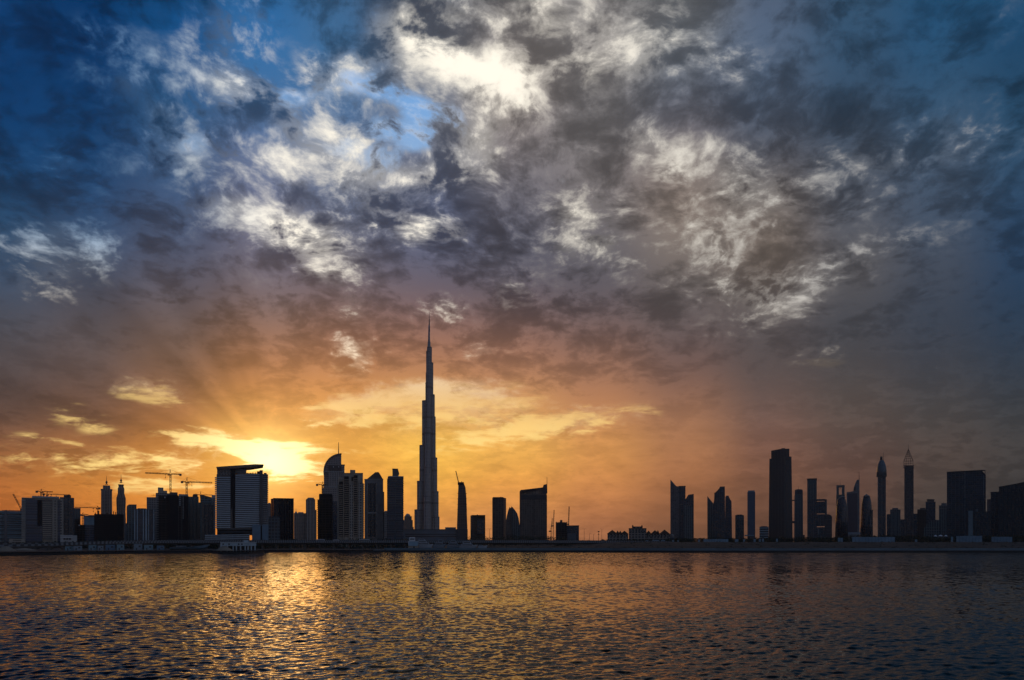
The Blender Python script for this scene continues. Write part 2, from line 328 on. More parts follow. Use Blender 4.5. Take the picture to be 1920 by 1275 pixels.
class Thing:
    """a building or other structure: an Empty on the ground facing the water, its parts as children; parts are given in photo pixels and turned to metres in the thing's own frame"""
    def __init__(s, name, label, cat, px, Y, group=None, base=None):
        s.X0 = (px-CX)/F*Y; s.Y0 = Y; a = math.atan2(s.X0, Y); s.ca, s.sa = math.cos(a), math.sin(a)
        s.e = bpy.data.objects.new(name, None); COL.objects.link(s.e); s.e.empty_display_size = 5
        s.gz = GZ if base is None else base
        s.e.location = (s.X0, Y, s.gz); s.e.rotation_euler = (0, 0, -a); tag(s.e, label, cat, group)
        s.px = px
    def x(s, px, d=0.0):
        k = (px-CX)/F; return (k*s.Y0 - s.X0 + d*(k*s.ca - s.sa))/(s.ca + k*s.sa)
    def z(s, py, px=None, d=0.0):
        t = s.x(s.px if px is None else px, d); return CAMZ+(HZ-py)/F*(s.Y0 - t*s.sa + d*s.ca) - s.gz
    def m(s, n): return n*s.Y0/F                      # metres per n photo pixels
    def part(s, name, bm, mat, label=None, parent=None, smooth=False):
        o = link(name, bm, mat, parent or s.e, smooth)
        if label: o['label'] = label
        return o
    def box(s, name, x0, x1, yt, yb=None, d0=0.0, d1=20.0, mat=None, label=None, parent=None):
        xm = (x0+x1)/2; bm = bmesh.new()
        add_box(bm, s.x(x0, d0), s.x(x1, d0), d0, d1, s.z(yb, xm, d0) if yb is not None else -3.0, s.z(yt, xm, d0))
        return s.part(name, bm, mat, label, parent)
    def two(s, name, x0, xc, x1, yt, yb=None, phi=25, d0=0.0, mat=None, label=None, parent=None):
        """a square-cornered block seen on its corner: faces x0-xc and xc-x1"""
        a, b = s.x(xc, d0)-s.x(x0, d0), s.x(x1, d0)-s.x(xc, d0); p = math.radians(phi)
        C0 = (s.x(xc, d0), d0); L = (C0[0]-a, d0+a*math.tan(p)); R = (C0[0]+b, d0+b/math.tan(p)); B = (L[0]+b, L[1]+b/math.tan(p))
        z0 = s.z(yb, xc, d0) if yb is not None else -3.0; z1 = s.z(yt, xc, d0); bm = bmesh.new()
        add_prism(bm, [(*q, z0) for q in (L, C0, R, B)], [(*q, z1) for q in (L, C0, R, B)])
        return s.part(name, bm, mat, label, parent)
    def prof(s, name, pts, d0=0.0, d1=20.0, mat=None, label=None, parent=None):
        P2 = [(s.x(x, d0), s.z(y, x, d0) if y is not None else -3.0) for x, y in pts]; bm = bmesh.new()
        add_prism(bm, [(x, d0, z) for x, z in P2], [(x, d1, z) for x, z in P2])
        return s.part(name, bm, mat, label, parent)
    def lathe(s, name, xc, rows, d=10.0, mat=None, n=28, deep=1.0, label=None, parent=None, smooth=True):
        """round tower: rows of (py, half-width px), top first"""
        bm = bmesh.new(); rings = []; cx = s.x(xc, d); k = (s.Y0+d*s.ca)/F
        for py, w in rows:
            z = s.z(py, xc, d) if py is not None else -3.0
            rings.append([bm.verts.new((cx+w*k*math.cos(2*math.pi*i/n), d+w*k*deep*math.sin(2*math.pi*i/n), z)) for i in range(n)])
        for a, b in zip(rings, rings[1:]):
            for i in range(n): bm.faces.new((a[i], a[(i+1) % n], b[(i+1) % n], b[i]))
        bm.faces.new(rings[0]); bm.faces.new(rings[-1])
        o = s.part(name, bm, mat, label, parent)
        if smooth:
            for f in o.data.polygons: f.use_smooth = abs(f.normal.z) < 0.95 and len(f.vertices) == 4
        return o
    def mast(s, name, x0, y0, x1, y1, d=5.0, w=0.6, mat=None, parent=None):
        bm = bmesh.new(); p = Vector((s.x(x0, d), d, s.z(y0, x0, d))); q = Vector((s.x(x1, d), d, s.z(y1, x1, d)))
        r0, r1 = w/2, w/5; dr = (q-p).normalized(); u = dr.cross(Vector((0,1,0.01))).normalized(); v = dr.cross(u)
        lo = [p+u*r0*math.cos(t)+v*r0*math.sin(t) for t in [i*math.pi/4 for i in range(8)]]
        hi_ = [q+u*r1*math.cos(t)+v*r1*math.sin(t) for t in [i*math.pi/4 for i in range(8)]]
        add_prism(bm, lo, hi_); return s.part(name, bm, mat or STEEL, None, parent)
    def bands(s, name, x0, x1, ys, th, d0=-1.2, d1=3.0, mat=None, slope=0.0, parent=None):
        for y in ys:
            s.prof(name, [(x0, y), (x1, y+slope), (x1, y+slope+th), (x0, y+th)], d0, d1, mat, parent=parent)
    def fins(s, name, xs, w, yt, yb=None, d0=-0.8, d1=1.0, mat=None, parent=None):
        for x in xs: s.box(name, x-w/2, x+w/2, yt, yb, d0, d1, mat, parent=parent)
def ar(a, b, n): return [a+(b-a)*i/(n-1) for i in range(n)]

# ------------------------------------------------------------------ water, ground
SHORE = [(-700,1052),(-200,1046.5),(0,1042.3),(80,1041),(150,1039.6),(300,1037.6),(395,1037),(410,1038.3),(470,1038.6),(495,1036),(600,1035.6),(660,1036.4),(720,1035.3),(1100,1035.6),(1300,1036.2),(1920,1036),(2300,1036),(3000,1036)]
SH = [((x-CX)/F, CAMZ/((y-HZ)/F)) for x, y in SHORE]
def shore_Y(k): return np.interp(k, [a for a, _ in SH], [b for _, b in SH])
def water_sheet():
    az = np.radians(np.concatenate([np.linspace(-180, -48, 40)[:-1], np.linspace(-48, 48, 1150), np.linspace(48, 180, 40)[1:]]))
    r = np.concatenate([np.linspace(0.5, 26, 24)[:-1], np.geomspace(26, 900, 1500)[:-1], np.geomspace(900, 40000, 30)])
    A, R = np.meshgrid(az, r); X = np.sin(A)*R; Y = np.cos(A)*R; Z = np.zeros_like(X)
    cell = np.maximum(np.gradient(r)[:, None], R*math.radians(0.084))
    for i in range(90):
        lam = 0.28*(2.3/0.28)**rng.random(); th = rng.normal(-0.25, 0.60); ph = rng.random()*6.283
        kx, ky = math.sin(th)*6.283/lam, math.cos(th)*6.283/lam
        amp = 0.0045*lam**1.0
        f = np.clip((lam/cell-2.5)/2.5, 0, 1)
        ph_ = X*kx+Y*ky+ph
        Z += f*amp*(np.sin(ph_)+0.36*np.sin(2*ph_+1.57))
    gust = 0.62+0.62*(0.5+0.28*np.sin(X*0.021+1.7*np.sin(Y*0.017))*np.sin(Y*0.05+X*0.012)+0.24*np.sin(Y*0.11+1.3*np.sin(X*0.03)))
    Z *= gust
    n, m_ = X.shape
    idx = np.arange(n*m_).reshape(n, m_)
    quad = np.stack([idx[:-1, :-1], idx[:-1, 1:], idx[1:, 1:], idx[1:, :-1]], -1).reshape(-1, 4)
    me = bpy.data.meshes.new('water'); me.vertices.add(n*m_); me.vertices.foreach_set('co', np.stack([X, Y, Z], -1).astype(np.float32).ravel())
    me.loops.add(quad.size); me.loops.foreach_set('vertex_index', quad.astype(np.int32).ravel())
    me.polygons.add(len(quad)); me.polygons.foreach_set('loop_start', (np.arange(len(quad))*4).astype(np.int32))
    me.update(calc_edges=True); me.polygons.foreach_set('use_smooth', np.ones(len(quad), bool))
    m, t, p = principled('rippled_water')
    g = t.node('ShaderNodeNewGeometry'); pos = g.outputs['Position']
    # ripples too small for the mesh: slopes read straight from noise, so that they never average out with distance
    a = t.noise(t.v('MULTIPLY', pos, (0.7, 1.0, 1.0)), 2.1, 3, 0.6)[1]; b = t.noise(t.v('MULTIPLY', pos, (0.6, 1.0, 1.0)), 0.62, 3, 0.6)[1]
    far = t.rng(t.v('LENGTH', pos), 60.0, 300.0)
    sl = t.v('ADD', t.scale(t.v('SUBTRACT', a, (0.5, 0.5, 0.5)), t.m('MULTIPLY_ADD', far, 0.26, 0.19)), t.scale(t.v('SUBTRACT', b, (0.5, 0.5, 0.5)), t.m('MULTIPLY_ADD', far, 0.30, 0.16)))
    c = t.noise(t.v('MULTIPLY', pos, (0.85, 0.11, 1.0)), 1.0, 4, 0.62)[1]
    sl = t.v('ADD', sl, t.scale(t.v('SUBTRACT', c, (0.5, 0.5, 0.5)), t.m('MULTIPLY', far, 0.62)))
    t.put(p.inputs['Normal'], t.v('NORMALIZE', t.v('ADD', g.outputs['Normal'], t.v('MULTIPLY', sl, (1.0, 1.0, 0.0)))))
    p.inputs['Base Color'].default_value = (0.006, 0.007, 0.007, 1); p.inputs['Roughness'].default_value = 0.05; p.inputs['IOR'].default_value = 1.33; p.inputs['Specular IOR Level'].default_value = 0.42
    me.materials.append(m); o = bpy.data.objects.new('water', me); COL.objects.link(o); o['kind'] = 'structure'
water_sheet()
def smooth(a, b, x): t = np.clip((x-a)/(b-a), 0, 1); return t*t*(3-2*t)
def ground_z(k, Y):
    px = CX+k*F; s = shore_Y(k); d = Y-s
    right = smooth(900, 1180, px); rise = smooth(8, 190, d)*right + smooth(230, 420, d)*(1-right)
    return 2.3 + rise*(8.0*right+3.2*(1-right))
def ground_sheet():
    ks = np.concatenate([np.linspace(-4, -1.1, 15)[:-1], np.linspace(-1.1, 1.1, 330), np.linspace(1.1, 4, 15)[1:]])
    ds = np.concatenate([[0.0, 1, 3], np.linspace(5, 260, 80), np.geomspace(270, 40000, 60)])
    K, Dd = np.meshgrid(ks, ds); S = shore_Y(K); Y = S+3.2+Dd; Z = ground_z(K, Y); X = K*Y
    n1 = np.sin(X*0.11+Y*0.05)*np.sin(Y*0.09)*0.25 + np.sin(X*0.31)*np.sin(Y*0.23)*0.12
    Z = Z + n1*smooth(6, 30, Dd)
    n, m_ = X.shape; idx = np.arange(n*m_).reshape(n, m_)
    faces = np.stack([idx[:-1, :-1], idx[:-1, 1:], idx[1:, 1:], idx[1:, :-1]], -1).reshape(-1, 4)
    me = bpy.data.meshes.new('ground'); me.from_pydata(np.stack([X, Y, Z], -1).reshape(-1, 3).tolist(), [], faces.tolist())
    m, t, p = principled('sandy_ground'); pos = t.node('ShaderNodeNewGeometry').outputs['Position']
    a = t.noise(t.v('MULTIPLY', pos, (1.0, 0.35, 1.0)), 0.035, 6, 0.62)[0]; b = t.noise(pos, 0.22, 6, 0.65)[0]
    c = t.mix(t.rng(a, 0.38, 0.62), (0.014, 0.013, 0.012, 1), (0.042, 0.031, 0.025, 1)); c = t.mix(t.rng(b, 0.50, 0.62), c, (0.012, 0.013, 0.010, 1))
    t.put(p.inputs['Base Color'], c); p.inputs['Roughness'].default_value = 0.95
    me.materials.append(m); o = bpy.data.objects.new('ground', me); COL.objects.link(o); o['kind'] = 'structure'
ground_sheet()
def ribbon(name, prof_pts, mat, k0, k1, n=240, kind='structure', label=None, cat=None):
    """a strip along the shore; prof_pts = closed section [(distance inland, height)]"""
    bm = bmesh.new(); rows = []
    for k in np.linspace(k0, k1, n):
        s = float(shore_Y(k)); rows.append([bm.verts.new((k*(s+d), s+d, z)) for d, z in prof_pts])
    q = len(prof_pts)
    for a, b in zip(rows, rows[1:]):
        for i in range(q): bm.faces.new((a[i], a[(i+1) % q], b[(i+1) % q], b[i]))
    bm.faces.new(rows[0]); bm.faces.new(rows[-1][::-1])
    o = link(name, bm, mat)
    if kind: o['kind'] = kind
    if label: tag(o, label, cat)
    return o
K0, K1 = -1.35, 1.5
ribbon('quay_wall', [(0,-2),(0,1.75),(3.0,1.75),(3.0,-2)], plain('shadow_quay_stone', (0.03,0.03,0.03), 0.8), K0, K1, 500, kind=None, label='long stone quay wall, coloured dark for its shadow, rising straight out of the water along the whole far shore', cat='quay wall')  # near-black colour stands in for shadow on the quay face
ribbon('promenade', [(2.9,1.2),(2.9,2.62),(9.0,2.66),(9.0,1.2)], plain('promenade_paving', (0.10,0.125,0.14), 0.6), (395-CX)/F*0+ (700-CX)/F, K1, 400)
ribbon('parapet_wall', [(9.0,1.2),(9.0,4.0),(9.5,4.0),(9.5,1.2)], plain('parapet_render', (0.11,0.155,0.175), 0.6, grain=0.4, scale=0.06), (720-CX)/F, K1, 400, kind=None, label='low grey parapet wall running along the promenade on the right bank', cat='parapet wall')

# ------------------------------------------------------------------ skyline, left to right
F_TEAL = facade('teal_banded_front', (0.26,0.34,0.37), (0.012,0.03,0.042), 6.2, 60, 0.30, 0.0)
F_BEIGE = facade('beige_window_grid', (0.33,0.29,0.24), (0.02,0.02,0.024), 3.9, 3.6, 0.42, 0.42)
F_BLUE = facade('blue_curtain_wall', (0.05,0.075,0.11), (0.012,0.024,0.05), 3.9, 30, 0.22, 0.03, 0.2)
F_DBLUE = facade('deep_blue_curtain_wall', (0.03,0.05,0.075), (0.008,0.018,0.036), 4.2, 3.5, 0.15, 0.12, 0.18)
F_GREY = facade('grey_window_grid', (0.22,0.205,0.19), (0.03,0.03,0.035), 3.8, 3.4, 0.45, 0.40)
F_BROWN = facade('brown_grey_grid', (0.24,0.20,0.17), (0.04,0.035,0.035), 3.8, 5.0, 0.35, 0.35)
F_SITE = facade('unfinished_floors', (0.035,0.032,0.03), (0.004,0.004,0.005), 3.8, 5.2, 0.28, 0.16, 0.9)
F_DARKV = facade('dark_ribbed_glass', (0.035,0.045,0.055), (0.006,0.010,0.018), 4.0, 5.5, 0.10, 0.32, 0.2)
F_NAVY = facade('navy_glass_grid', (0.03,0.05,0.07), (0.006,0.014,0.028), 4.0, 6.0, 0.12, 0.15, 0.16)
F_TEALV = facade('teal_ribbed_glass', (0.07,0.115,0.13), (0.014,0.032,0.042), 4.0, 5.0, 0.12, 0.3, 0.2)
F_BRONZE = facade('bronze_glass', (0.13,0.105,0.085), (0.05,0.04,0.036), 4.0, 4.5, 0.25, 0.25, 0.35)
def roofbits(t, x0, x1, y, n, mat=CONC, d=8):
    for i in range(n):
        a = x0+(x1-x0)*(i+0.2+0.5*random.random())/n; w = random.uniform(1.0, 2.2)
        t.box('roof_plant', a, a+w, y-random.uniform(0.6, 1.5), y, d, d+6, mat)

t = Thing('apartment_block', 'low teal apartment block with pale floor bands at the far left edge', 'building', 18, 1010)
t.box('facade', -30, 41, 957.5, None, 0, 40, F_TEAL); t.box('facade', -40, 3.2, 967, None, -6, 30, F_TEAL)
t.bands('balcony', 4, 40, ar(962, 1012, 13), 1.5, -1.6, 2, TEALP); t.bands('balcony', -30, 3, ar(970, 1012, 11), 1.5, -7.4, -5, TEALP)
t.box('stair_core', 8, 13, 956.4, None, -2.2, 3, BLUEG); t.box('roof_parapet', 3.2, 41, 956.6, 957.5, -0.6, 1.5, SLATE); roofbits(t, 8, 38, 957, 4)

t = Thing('apartment_block', 'wide beige and blue apartment block with curved balconies and a grid of window columns', 'building', 80, 985)
t.box('facade', 40.5, 119, 934, None, 0, 45, BEIGE); t.box('roof_slab', 60, 111, 930.5, 934, -1.5, 40, PALE); t.box('roof_slab', 41, 60, 933, 934, -1.5, 38, PALE)
t.box('glass_bay', 48, 70, 936, None, -1.8, 4, F_BLUE); t.box('recess_shade', 70, 79, 937, 998, -0.4, 2, BLACK); t.box('glass_bay', 70, 79, 986, None, -1.7, 2, F_BLUE)  # black slab on the wall paints in the shade of the set-back strip
t.bands('balcony', 40.0, 48, ar(938, 1010, 24), 1.3, -2.6, 3, PALE); t.box('balcony_recess_panel', 79, 97.5, 936.5, 1011, -0.5, 2, DGLASS)
t.bands('balcony', 80, 97, ar(941, 1010, 20), 1.4, -2.2, 1, BEIGE)
t.box('window_column', 98, 107.5, 936.5, None, -1.6, 2, F_BEIGE); t.box('glass_bay', 107.5, 113.5, 938, None, -1.0, 2, F_BLUE); t.box('window_column', 113.5, 119.2, 937, None, -1.6, 2, F_BEIGE)
t.fins('pilaster', [98.4, 103, 107.3, 118.6], 0.9, 936, None, -2.4, 1, BEIGE); roofbits(t, 62, 108, 930.5, 6)
t.bands('guard_rail', 41, 60, [931.6], 0.35, -1.2, -0.9, STEEL)

t = Thing('office_tower', 'dark blue tower with a raised left block beside the wide beige apartment block', 'building', 128, 1060)
t.box('facade', 112, 139, 933, None, 0, 38, F_NAVY); t.box('facade', 119.5, 133, 928.2, 933, 0.6, 30, DARK); t.box('crown', 112, 120, 932, None, -1.4, 2, F_DBLUE)
t.fins('pilaster', [120, 127, 133], 0.8, 934, None, -0.9, 1, DARK); t.prof('roof_fin', [(126, 928), (130, 926.6), (133.2, 930), (133.2, 933)], -1, 6, DARK)

t = Thing('podium_building', 'small beige podium with dark openings in front of the blue glass bay', 'building', 32, 930)
t.box('wall', 17, 47, 1010.5, None, 0, 18, BEIGE); t.bands('window_band', 24, 40, [1012.5, 1016], 1.3, -0.3, 0.5, DGLASS)
t = Thing('podium_building', 'white two-storey podium with a row of dark windows under the dark blue tower', 'building', 129, 930)
t.box('wall', 113, 144, 1004, None, 0, 20, PALE); t.bands('cornice', 113, 136, [1003.5, 1007.4], 0.8, -0.8, 0.6, WHITE)
for x in (119, 124, 129): t.box('window', x, x+4, 1008.8, 1012.2, -0.4, 0.4, DGLASS)
t.box('stair_block', 136, 144.5, 1003.8, None, -1.1, 4, PALE)

t = Thing('office_tower', 'plain slate-blue tower with a flat top behind the dark blue one', 'building', 146, 1300)
t.box('facade', 138, 151, 953, None, 0, 40, F_TEALV); t.box('roof_parapet', 138, 151.3, 952.6, 954, -0.8, 3, SLATE); t.fins('pilaster', [141, 146, 150.5], 0.7, 953.4, None, -0.8, 1, SLATE)
t = Thing('apartment_block', 'low dark block with mixed roof steps left of the black netted building', 'building', 149, 1120)
t.box('facade', 140, 151, 973, None, 0, 25, F_SITE); t.box('facade', 150, 159, 984, None, 1, 25, F_SITE); t.box('stair_core', 146, 149, 970, 973, 4, 12, DARK); t.box('pale_window', 147.4, 150, 984, 986, -0.3, 0.3, WHITE)  # the window is a plain white block
t = Thing('apartment_block', 'low blue-green block with a pale top storey left of the black netted building', 'building', 167, 1180)
t.box('facade', 157, 178, 967, 985, 0, 26, TEALP); t.box('facade', 157, 178, 985, None, -0.8, 26, F_BLUE); t.box('roof_plant', 166, 177, 965.8, 967, 4, 18, SLATE); t.bands('cornice', 157, 178, [967.2, 984], 0.8, -1.4, 0.6, SLATE)

t = Thing('construction_block', 'broad black netted building under construction below the twin spired towers', 'building', 204, 1000)
t.box('netting', 176.5, 232, 964, None, 0, 40, BLACK); t.bands('floor_edge', 176.5, 232, ar(968, 1006, 11), 0.5, -0.5, 0.5, plain('netting_edge', (0.022,0.022,0.026), 0.9))
for x, h in ((178, 961), (184, 962.6), (200, 961), (207, 960), (212, 958.6), (216, 960), (222, 962.5), (228, 962)): t.box('column_stub', x, x+1.6, h, 964, 2, 6, BLACK)
t.box('hoist_shaft', 182.6, 186, 958, 964, 3, 8, BLACK)

def spired(px, Y, prof_rows, top, label):
    t = Thing('spired_tower', label, 'building', px, Y, 'twin spired towers')
    for i, (yt, yb, w0, w1) in enumerate(prof_rows):
        yb_ = yb; bm = bmesh.new(); d = 0
        x0, x1 = t.x(px-w0), t.x(px+w0); x2, x3 = t.x(px-w1), t.x(px+w1); h0 = t.z(yt); h1 = t.z(yb_) if yb_ else -3.0; q = 4.0+i*0.0
        dw0, dw1 = (x1-x0)/2, (x3-x2)/2; cy = 28
        add_prism(bm, [(x2, cy-dw1, h1), (x3, cy-dw1, h1), (x3, cy+dw1, h1), (x2, cy+dw1, h1)], [(x0, cy-dw0, h0), (x1, cy-dw0, h0), (x1, cy+dw0, h0), (x0, cy+dw0, h0)])
        t.part('crown' if i == 0 else 'facade', bm, F_BROWN)
    t.lathe('finial', px, [(top+9.5, 0.5), (top+10.5, 1.4), (top+12.5, 2.0), (top+14, 1.0), (top+15, 1.0), (top+16.4, 3.0)], 28, DARK, 12)
    t.mast('spire', px, top+11, px, top, 28, 1.3, DARK)
    t.fins('pilaster', [px-prof_rows[-1][3]*0.45, px+prof_rows[-1][3]*0.45], 0.9, prof_rows[1][0]+3, None, 3, 10, plain('tower_stone', (0.26,0.22,0.19), 0.8))
    return t
spired(199.8, 1750, [(909, 916, 6.8, 7.2), (916, 918, 11.2, 11.2), (918, None, 10.4, 10.8)], 892, 'left and broader of the two spired towers, with square shoulders')
spired(227, 1800, [(907, 911, 5.6, 4.6), (911, 915, 4.6, 6.2), (915, 925, 6.4, 6.2), (925, 932, 6.6, 8.2), (932, 942, 9.0, 9.0), (942, 958, 9.0, 8.3), (958, 974, 8.3, 9.2), (974, None, 9.2, 9.0)], 889, 'right and slimmer of the two spired towers, with a waisted wavy outline')

t = Thing('office_tower', 'narrow teal tower with one rounded top corner beside the white-ribbed block', 'building', 246, 1250)
t.prof('facade', [(237.5, None), (237.5, 950), (239, 947.5), (242, 946.4), (256, 946), (256, None)], 0, 34, F_TEALV); t.box('side_strip', 233, 238, 981, None, 1, 20, SLATE); t.fins('pilaster', [238, 255.6], 0.8, 950, None, -0.8, 1, SLATE); t.bands('cornice', 241, 256.3, [945.8], 0.9, -1, 2, SLATE)
t = Thing('office_block', 'dark glass block framed by bright white vertical ribs', 'building', 271, 1000)
t.box('facade', 252, 291, 955, None, 0, 32, F_DBLUE); t.box('roof_slab', 251.5, 291, 954.2, 955.6, -1.2, 20, SLATE); t.box('roof_plant', 258, 274, 953, 954.2, 4, 16, CONC)
for x, w in ((252.6, 1.5), (257.4, 1.5), (268.8, 1.6), (274, 2.6), (278.6, 1.2), (288.4, 1.5)): t.box('rib', x-w/2, x+w/2, 955.5, None, -1.8, 0.6, plain('white_rib', (0.36,0.44,0.48), 0.5))

t = Thing('apartment_tower', 'beige stepped tower rising in blocks behind the black construction block', 'building', 296, 1120)
t.box('facade', 275, 296, 932.6, None, 0, 32, F_GREY); t.box('facade', 292, 318, 924.5, None, 2, 34, F_GREY); t.box('stair_core', 296, 306.5, 914, 925, 6, 22, BEIGE); t.box('facade', 306, 313.5, 920, 925, 6, 22, BEIGE)
t.bands('cornice', 275, 296, [932.2], 0.8, -0.9, 1, PALE); t.mast('mast', 288, 929.6, 288, 927, 8, 0.5); t.bands('crane_arm', 284, 293, [929], 0.35, 8, 8.5, STEEL)
WDOT = plain('white_window', (0.7,0.7,0.68), 0.5)
t = Thing('construction_tower', 'black unfinished tower with two columns of white window dots', 'building', 325, 1010)
t.box('frame', 297.5, 352.5, 929.5, None, 0, 42, F_SITE); t.box('netting', 314, 334, 928, None, -1.4, 4, BLACK); t.box('stair_core', 318, 333, 923, 929.5, 10, 24, CONC); t.box('netting', 345, 352.8, 931, None, -1.0, 6, BLACK)
t.bands('floor_edge', 297.2, 314, ar(933, 1004, 22), 0.6, -1.0, 0.6, plain('slab_edge', (0.06,0.055,0.05), 0.9))
for y in (932, 936.2, 940, 943.5, 947): t.box('window', 336.6, 338.2, y-0.9, y+0.9, -0.5, 0.3, WDOT)
for y in ar(932, 972, 15): t.box('window', 343, 343.9, y-0.7, y+0.7, -0.5, 0.3, WDOT)
t.box('window', 308.4, 310, 931.4, 934, -1.5, 0.2, WDOT); t.fins('column', [334.5, 341], 0.9, 930, None, -0.8, 0.5, CONC)
t = Thing('apartment_tower', 'pale grey tower with a slanted roof cap right of the black unfinished tower', 'building', 361, 1090)
t.box('facade', 340, 372.5, 931, None, 0, 34, F_TEALV); t.prof('roof_cap', [(361, 931), (361, 928.5), (366, 926), (370.4, 926.4), (371, 931)], 2, 22, DARK); t.box('roof_cap', 335, 353, 926.6, 931.5, 3, 26, PALE)
t.fins('pilaster', [354.5, 358, 361, 366], 0.7, 932, None, -0.8, 0.5, SLATE); t.box('balcony_wing', 370, 377, 942, None, -1, 20, F_GREY)
t.bands('balcony', 371, 377.4, ar(945, 1005, 18), 1.0, -2.4, 1, PALE)
t = Thing('apartment_tower', 'blue-grey tower with a dark centre left of the big striped building', 'building', 389, 1060)
t.prof('facade', [(375.5, None), (375.5, 927.5), (382, 928.5), (397, 932.5), (397, None)], 0, 30, F_TEALV); t.box('dark_centre', 380, 399, 946, None, -1.0, 2, F_DARKV); t.box('side_wing', 397, 404, 928, None, 2, 30, PALE)
t.bands('floor_band', 377, 399, [936, 940.5], 1.0, -1.2, 1, TEALP); t.bands('balcony', 399, 404, ar(934, 1000, 18), 1.1, -1.6, 1, SLATE)

# the big striped building
t = Thing('striped_building', 'large white-striped building with balconies on every floor and a tilted wing-like roof', 'building', 452, 900)
STRIPE = plain('balcony_white', (0.44,0.49,0.52), 0.6, grain=0.1)
t.box('facade', 406, 441, 890, 992, 0.0, 40, DGLASS); t.prof('facade', [(441, 992), (441, 891), (449, 886.5), (489, 888), (501.5, 889), (501.5, 992)], 0.3, 40, DGLASS)
t.box('rooftop_storey', 407, 436.5, 875.5, 890, 1.0, 30, F_GREY); t.box('rooftop_storey', 436.5, 462, 879.5, 887.5, 2.4, 28, BRONZE if False else SLATE)
t.box('dark_recess_shade', 432.3, 441.4, 878, 953, -0.9, 2, BLACK); t.box('dark_recess_shade', 436, 440, 953, 990, -0.9, 2, BLACK)  # black slabs proud of the glass paint in the recess shade
for x in (410, 414, 420, 426): t.box('window', x, x+3.2, 878.6, 887.5, 0.6, 1.5, DGLASS)
t.prof('roof_canopy', [(405.5, 876.4), (405.5, 875.2), (478, 870.2), (494.5, 870.6), (494.5, 872), (470, 875.8), (440, 878.2), (407, 878.8)], -3, 36, plain('canopy_metal', (0.17,0.11,0.075), 0.5))
t.box('canopy_strut', 455.5, 456.6, 874, 887, 4, 6, STEEL)
ys = ar(890.6, 987.6, 28)
for i, y in enumerate(ys):
    if i: t.prof('balcony', [(402.7, y+0.5), (432, y), (432, y+1.45), (402.7, y+1.9)], -3.4, 6, STRIPE)
    t.prof('balcony', [(441.2, y-0.2), (487, y-1.4), (487, y+0.2), (441.2, y+1.3)], -3.4, 6, STRIPE)
    t.prof('balcony', [(492.6, y-1.2), (503.2, y-1.0), (503.2, y+0.4), (492.6, y+0.3)], -2.4, 12, plain('balcony_grey', (0.22,0.22,0.23), 0.7))
t.fins('column', [407, 414, 478], 0.9, 890, 990, -2.4, 0.5, plain('column_grey', (0.16,0.16,0.165), 0.7))
t.box('lift_tower', 486.8, 492.8, 881.5, None, -4.2, 14, plain('lift_cladding', (0.09,0.09,0.095), 0.6)); t.box('window_strip', 489, 490.6, 884, 985, -4.5, -4, DGLASS)
t.box('podium', 407, 476, 992, 1003, -1, 38, BLACK); t.bands('podium_band', 407, 474, [991.6, 997], 1.0, -2.4, 0.5, SLATE)
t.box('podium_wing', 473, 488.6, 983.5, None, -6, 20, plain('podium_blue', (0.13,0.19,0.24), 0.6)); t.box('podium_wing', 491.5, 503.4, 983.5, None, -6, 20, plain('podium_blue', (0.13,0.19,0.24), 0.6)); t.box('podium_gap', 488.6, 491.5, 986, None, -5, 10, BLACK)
t.box('flagpole', 486, 486.5, 940, 985, -6.4, -6.0, STEEL)
roofbits(t, 446, 486, 887, 8, PALE, 12); t.box('roof_plant', 482, 488, 883.6, 888, 8, 16, CONC); t.box('roof_plant', 495, 500, 886.5, 889, 8, 16, CONC)
t = Thing('terminal_building', 'long low white building with dark window bands in front of the big striped building', 'building', 427, 850)
t.prof('wall', [(384.5, None), (384.5, 1003.2), (468, 1001.6), (468, None)], 0, 24, DGLASS)
t.bands('floor_band', 384, 468.4, [1003, 1006.6, 1010.2], 1.5, -1.2, 1, plain('band_white', (0.34,0.40,0.43), 0.6), -1.2); t.fins('column', ar(386, 466, 9), 0.7, 1004, None, -0.9, 0.4, SLATE)

t = Thing('office_block', 'dark ribbed office block standing alone right of the striped building', 'building', 529, 1080)
t.two('facade', 507.5, 513, 551, 934.5, None, 68, 0, F_DARKV); t.box('roof_parapet', 512, 551, 934, 935.4, -0.6, 20, DARK)
t.fins('rib', ar(528, 549, 6), 0.6, 936, 1004, -0.9, 0.4, plain('dark_rib', (0.055,0.05,0.05), 0.6)); t.box('base_slot', 526, 550, 1000, 1004, -1.1, 0.3, BLACK)
t = Thing('apartment_block', 'short slate block with a pale window grid in front of the dark ribbed office block', 'building', 514, 1000)
t.box('facade', 503.5, 524.5, 969, None, 0, 22, facade('slate_grid', (0.10,0.13,0.15), (0.02,0.035,0.05), 5.0, 4.6, 0.3, 0.3)); t.box('roof_plant', 512, 517, 966, 969, 4, 12, DARK); t.bands('cornice', 503.2, 524.8, [968.6], 0.8, -0.8, 0.6, SLATE)
t = Thing('apartment_tower', 'thin grey tower showing its edge between the striped and the dark ribbed building', 'building', 505, 1500)
t.box('facade', 501, 509, 944, None, 0, 30, F_GREY); t.box('roof_plant', 503, 507, 942.8, 944, 4, 14, PALE)
t = Thing('apartment_block', 'hazy low grey block with a tiny roof spire', 'building', 562, 1900)
t.box('facade', 551, 574, 962, None, 0, 40, F_BROWN); t.box('stair_core', 559, 569, 960.2, 962, 5, 20, PALE); t.mast('spire', 555, 962, 555, 953.5, 8, 1.6, PALE); t.box('turret', 553, 557, 959.4, 962, 4, 10, PALE)
t = Thing('apartment_tower', 'hazy grey tower with rounded shoulders and a cap', 'building', 583, 1900)
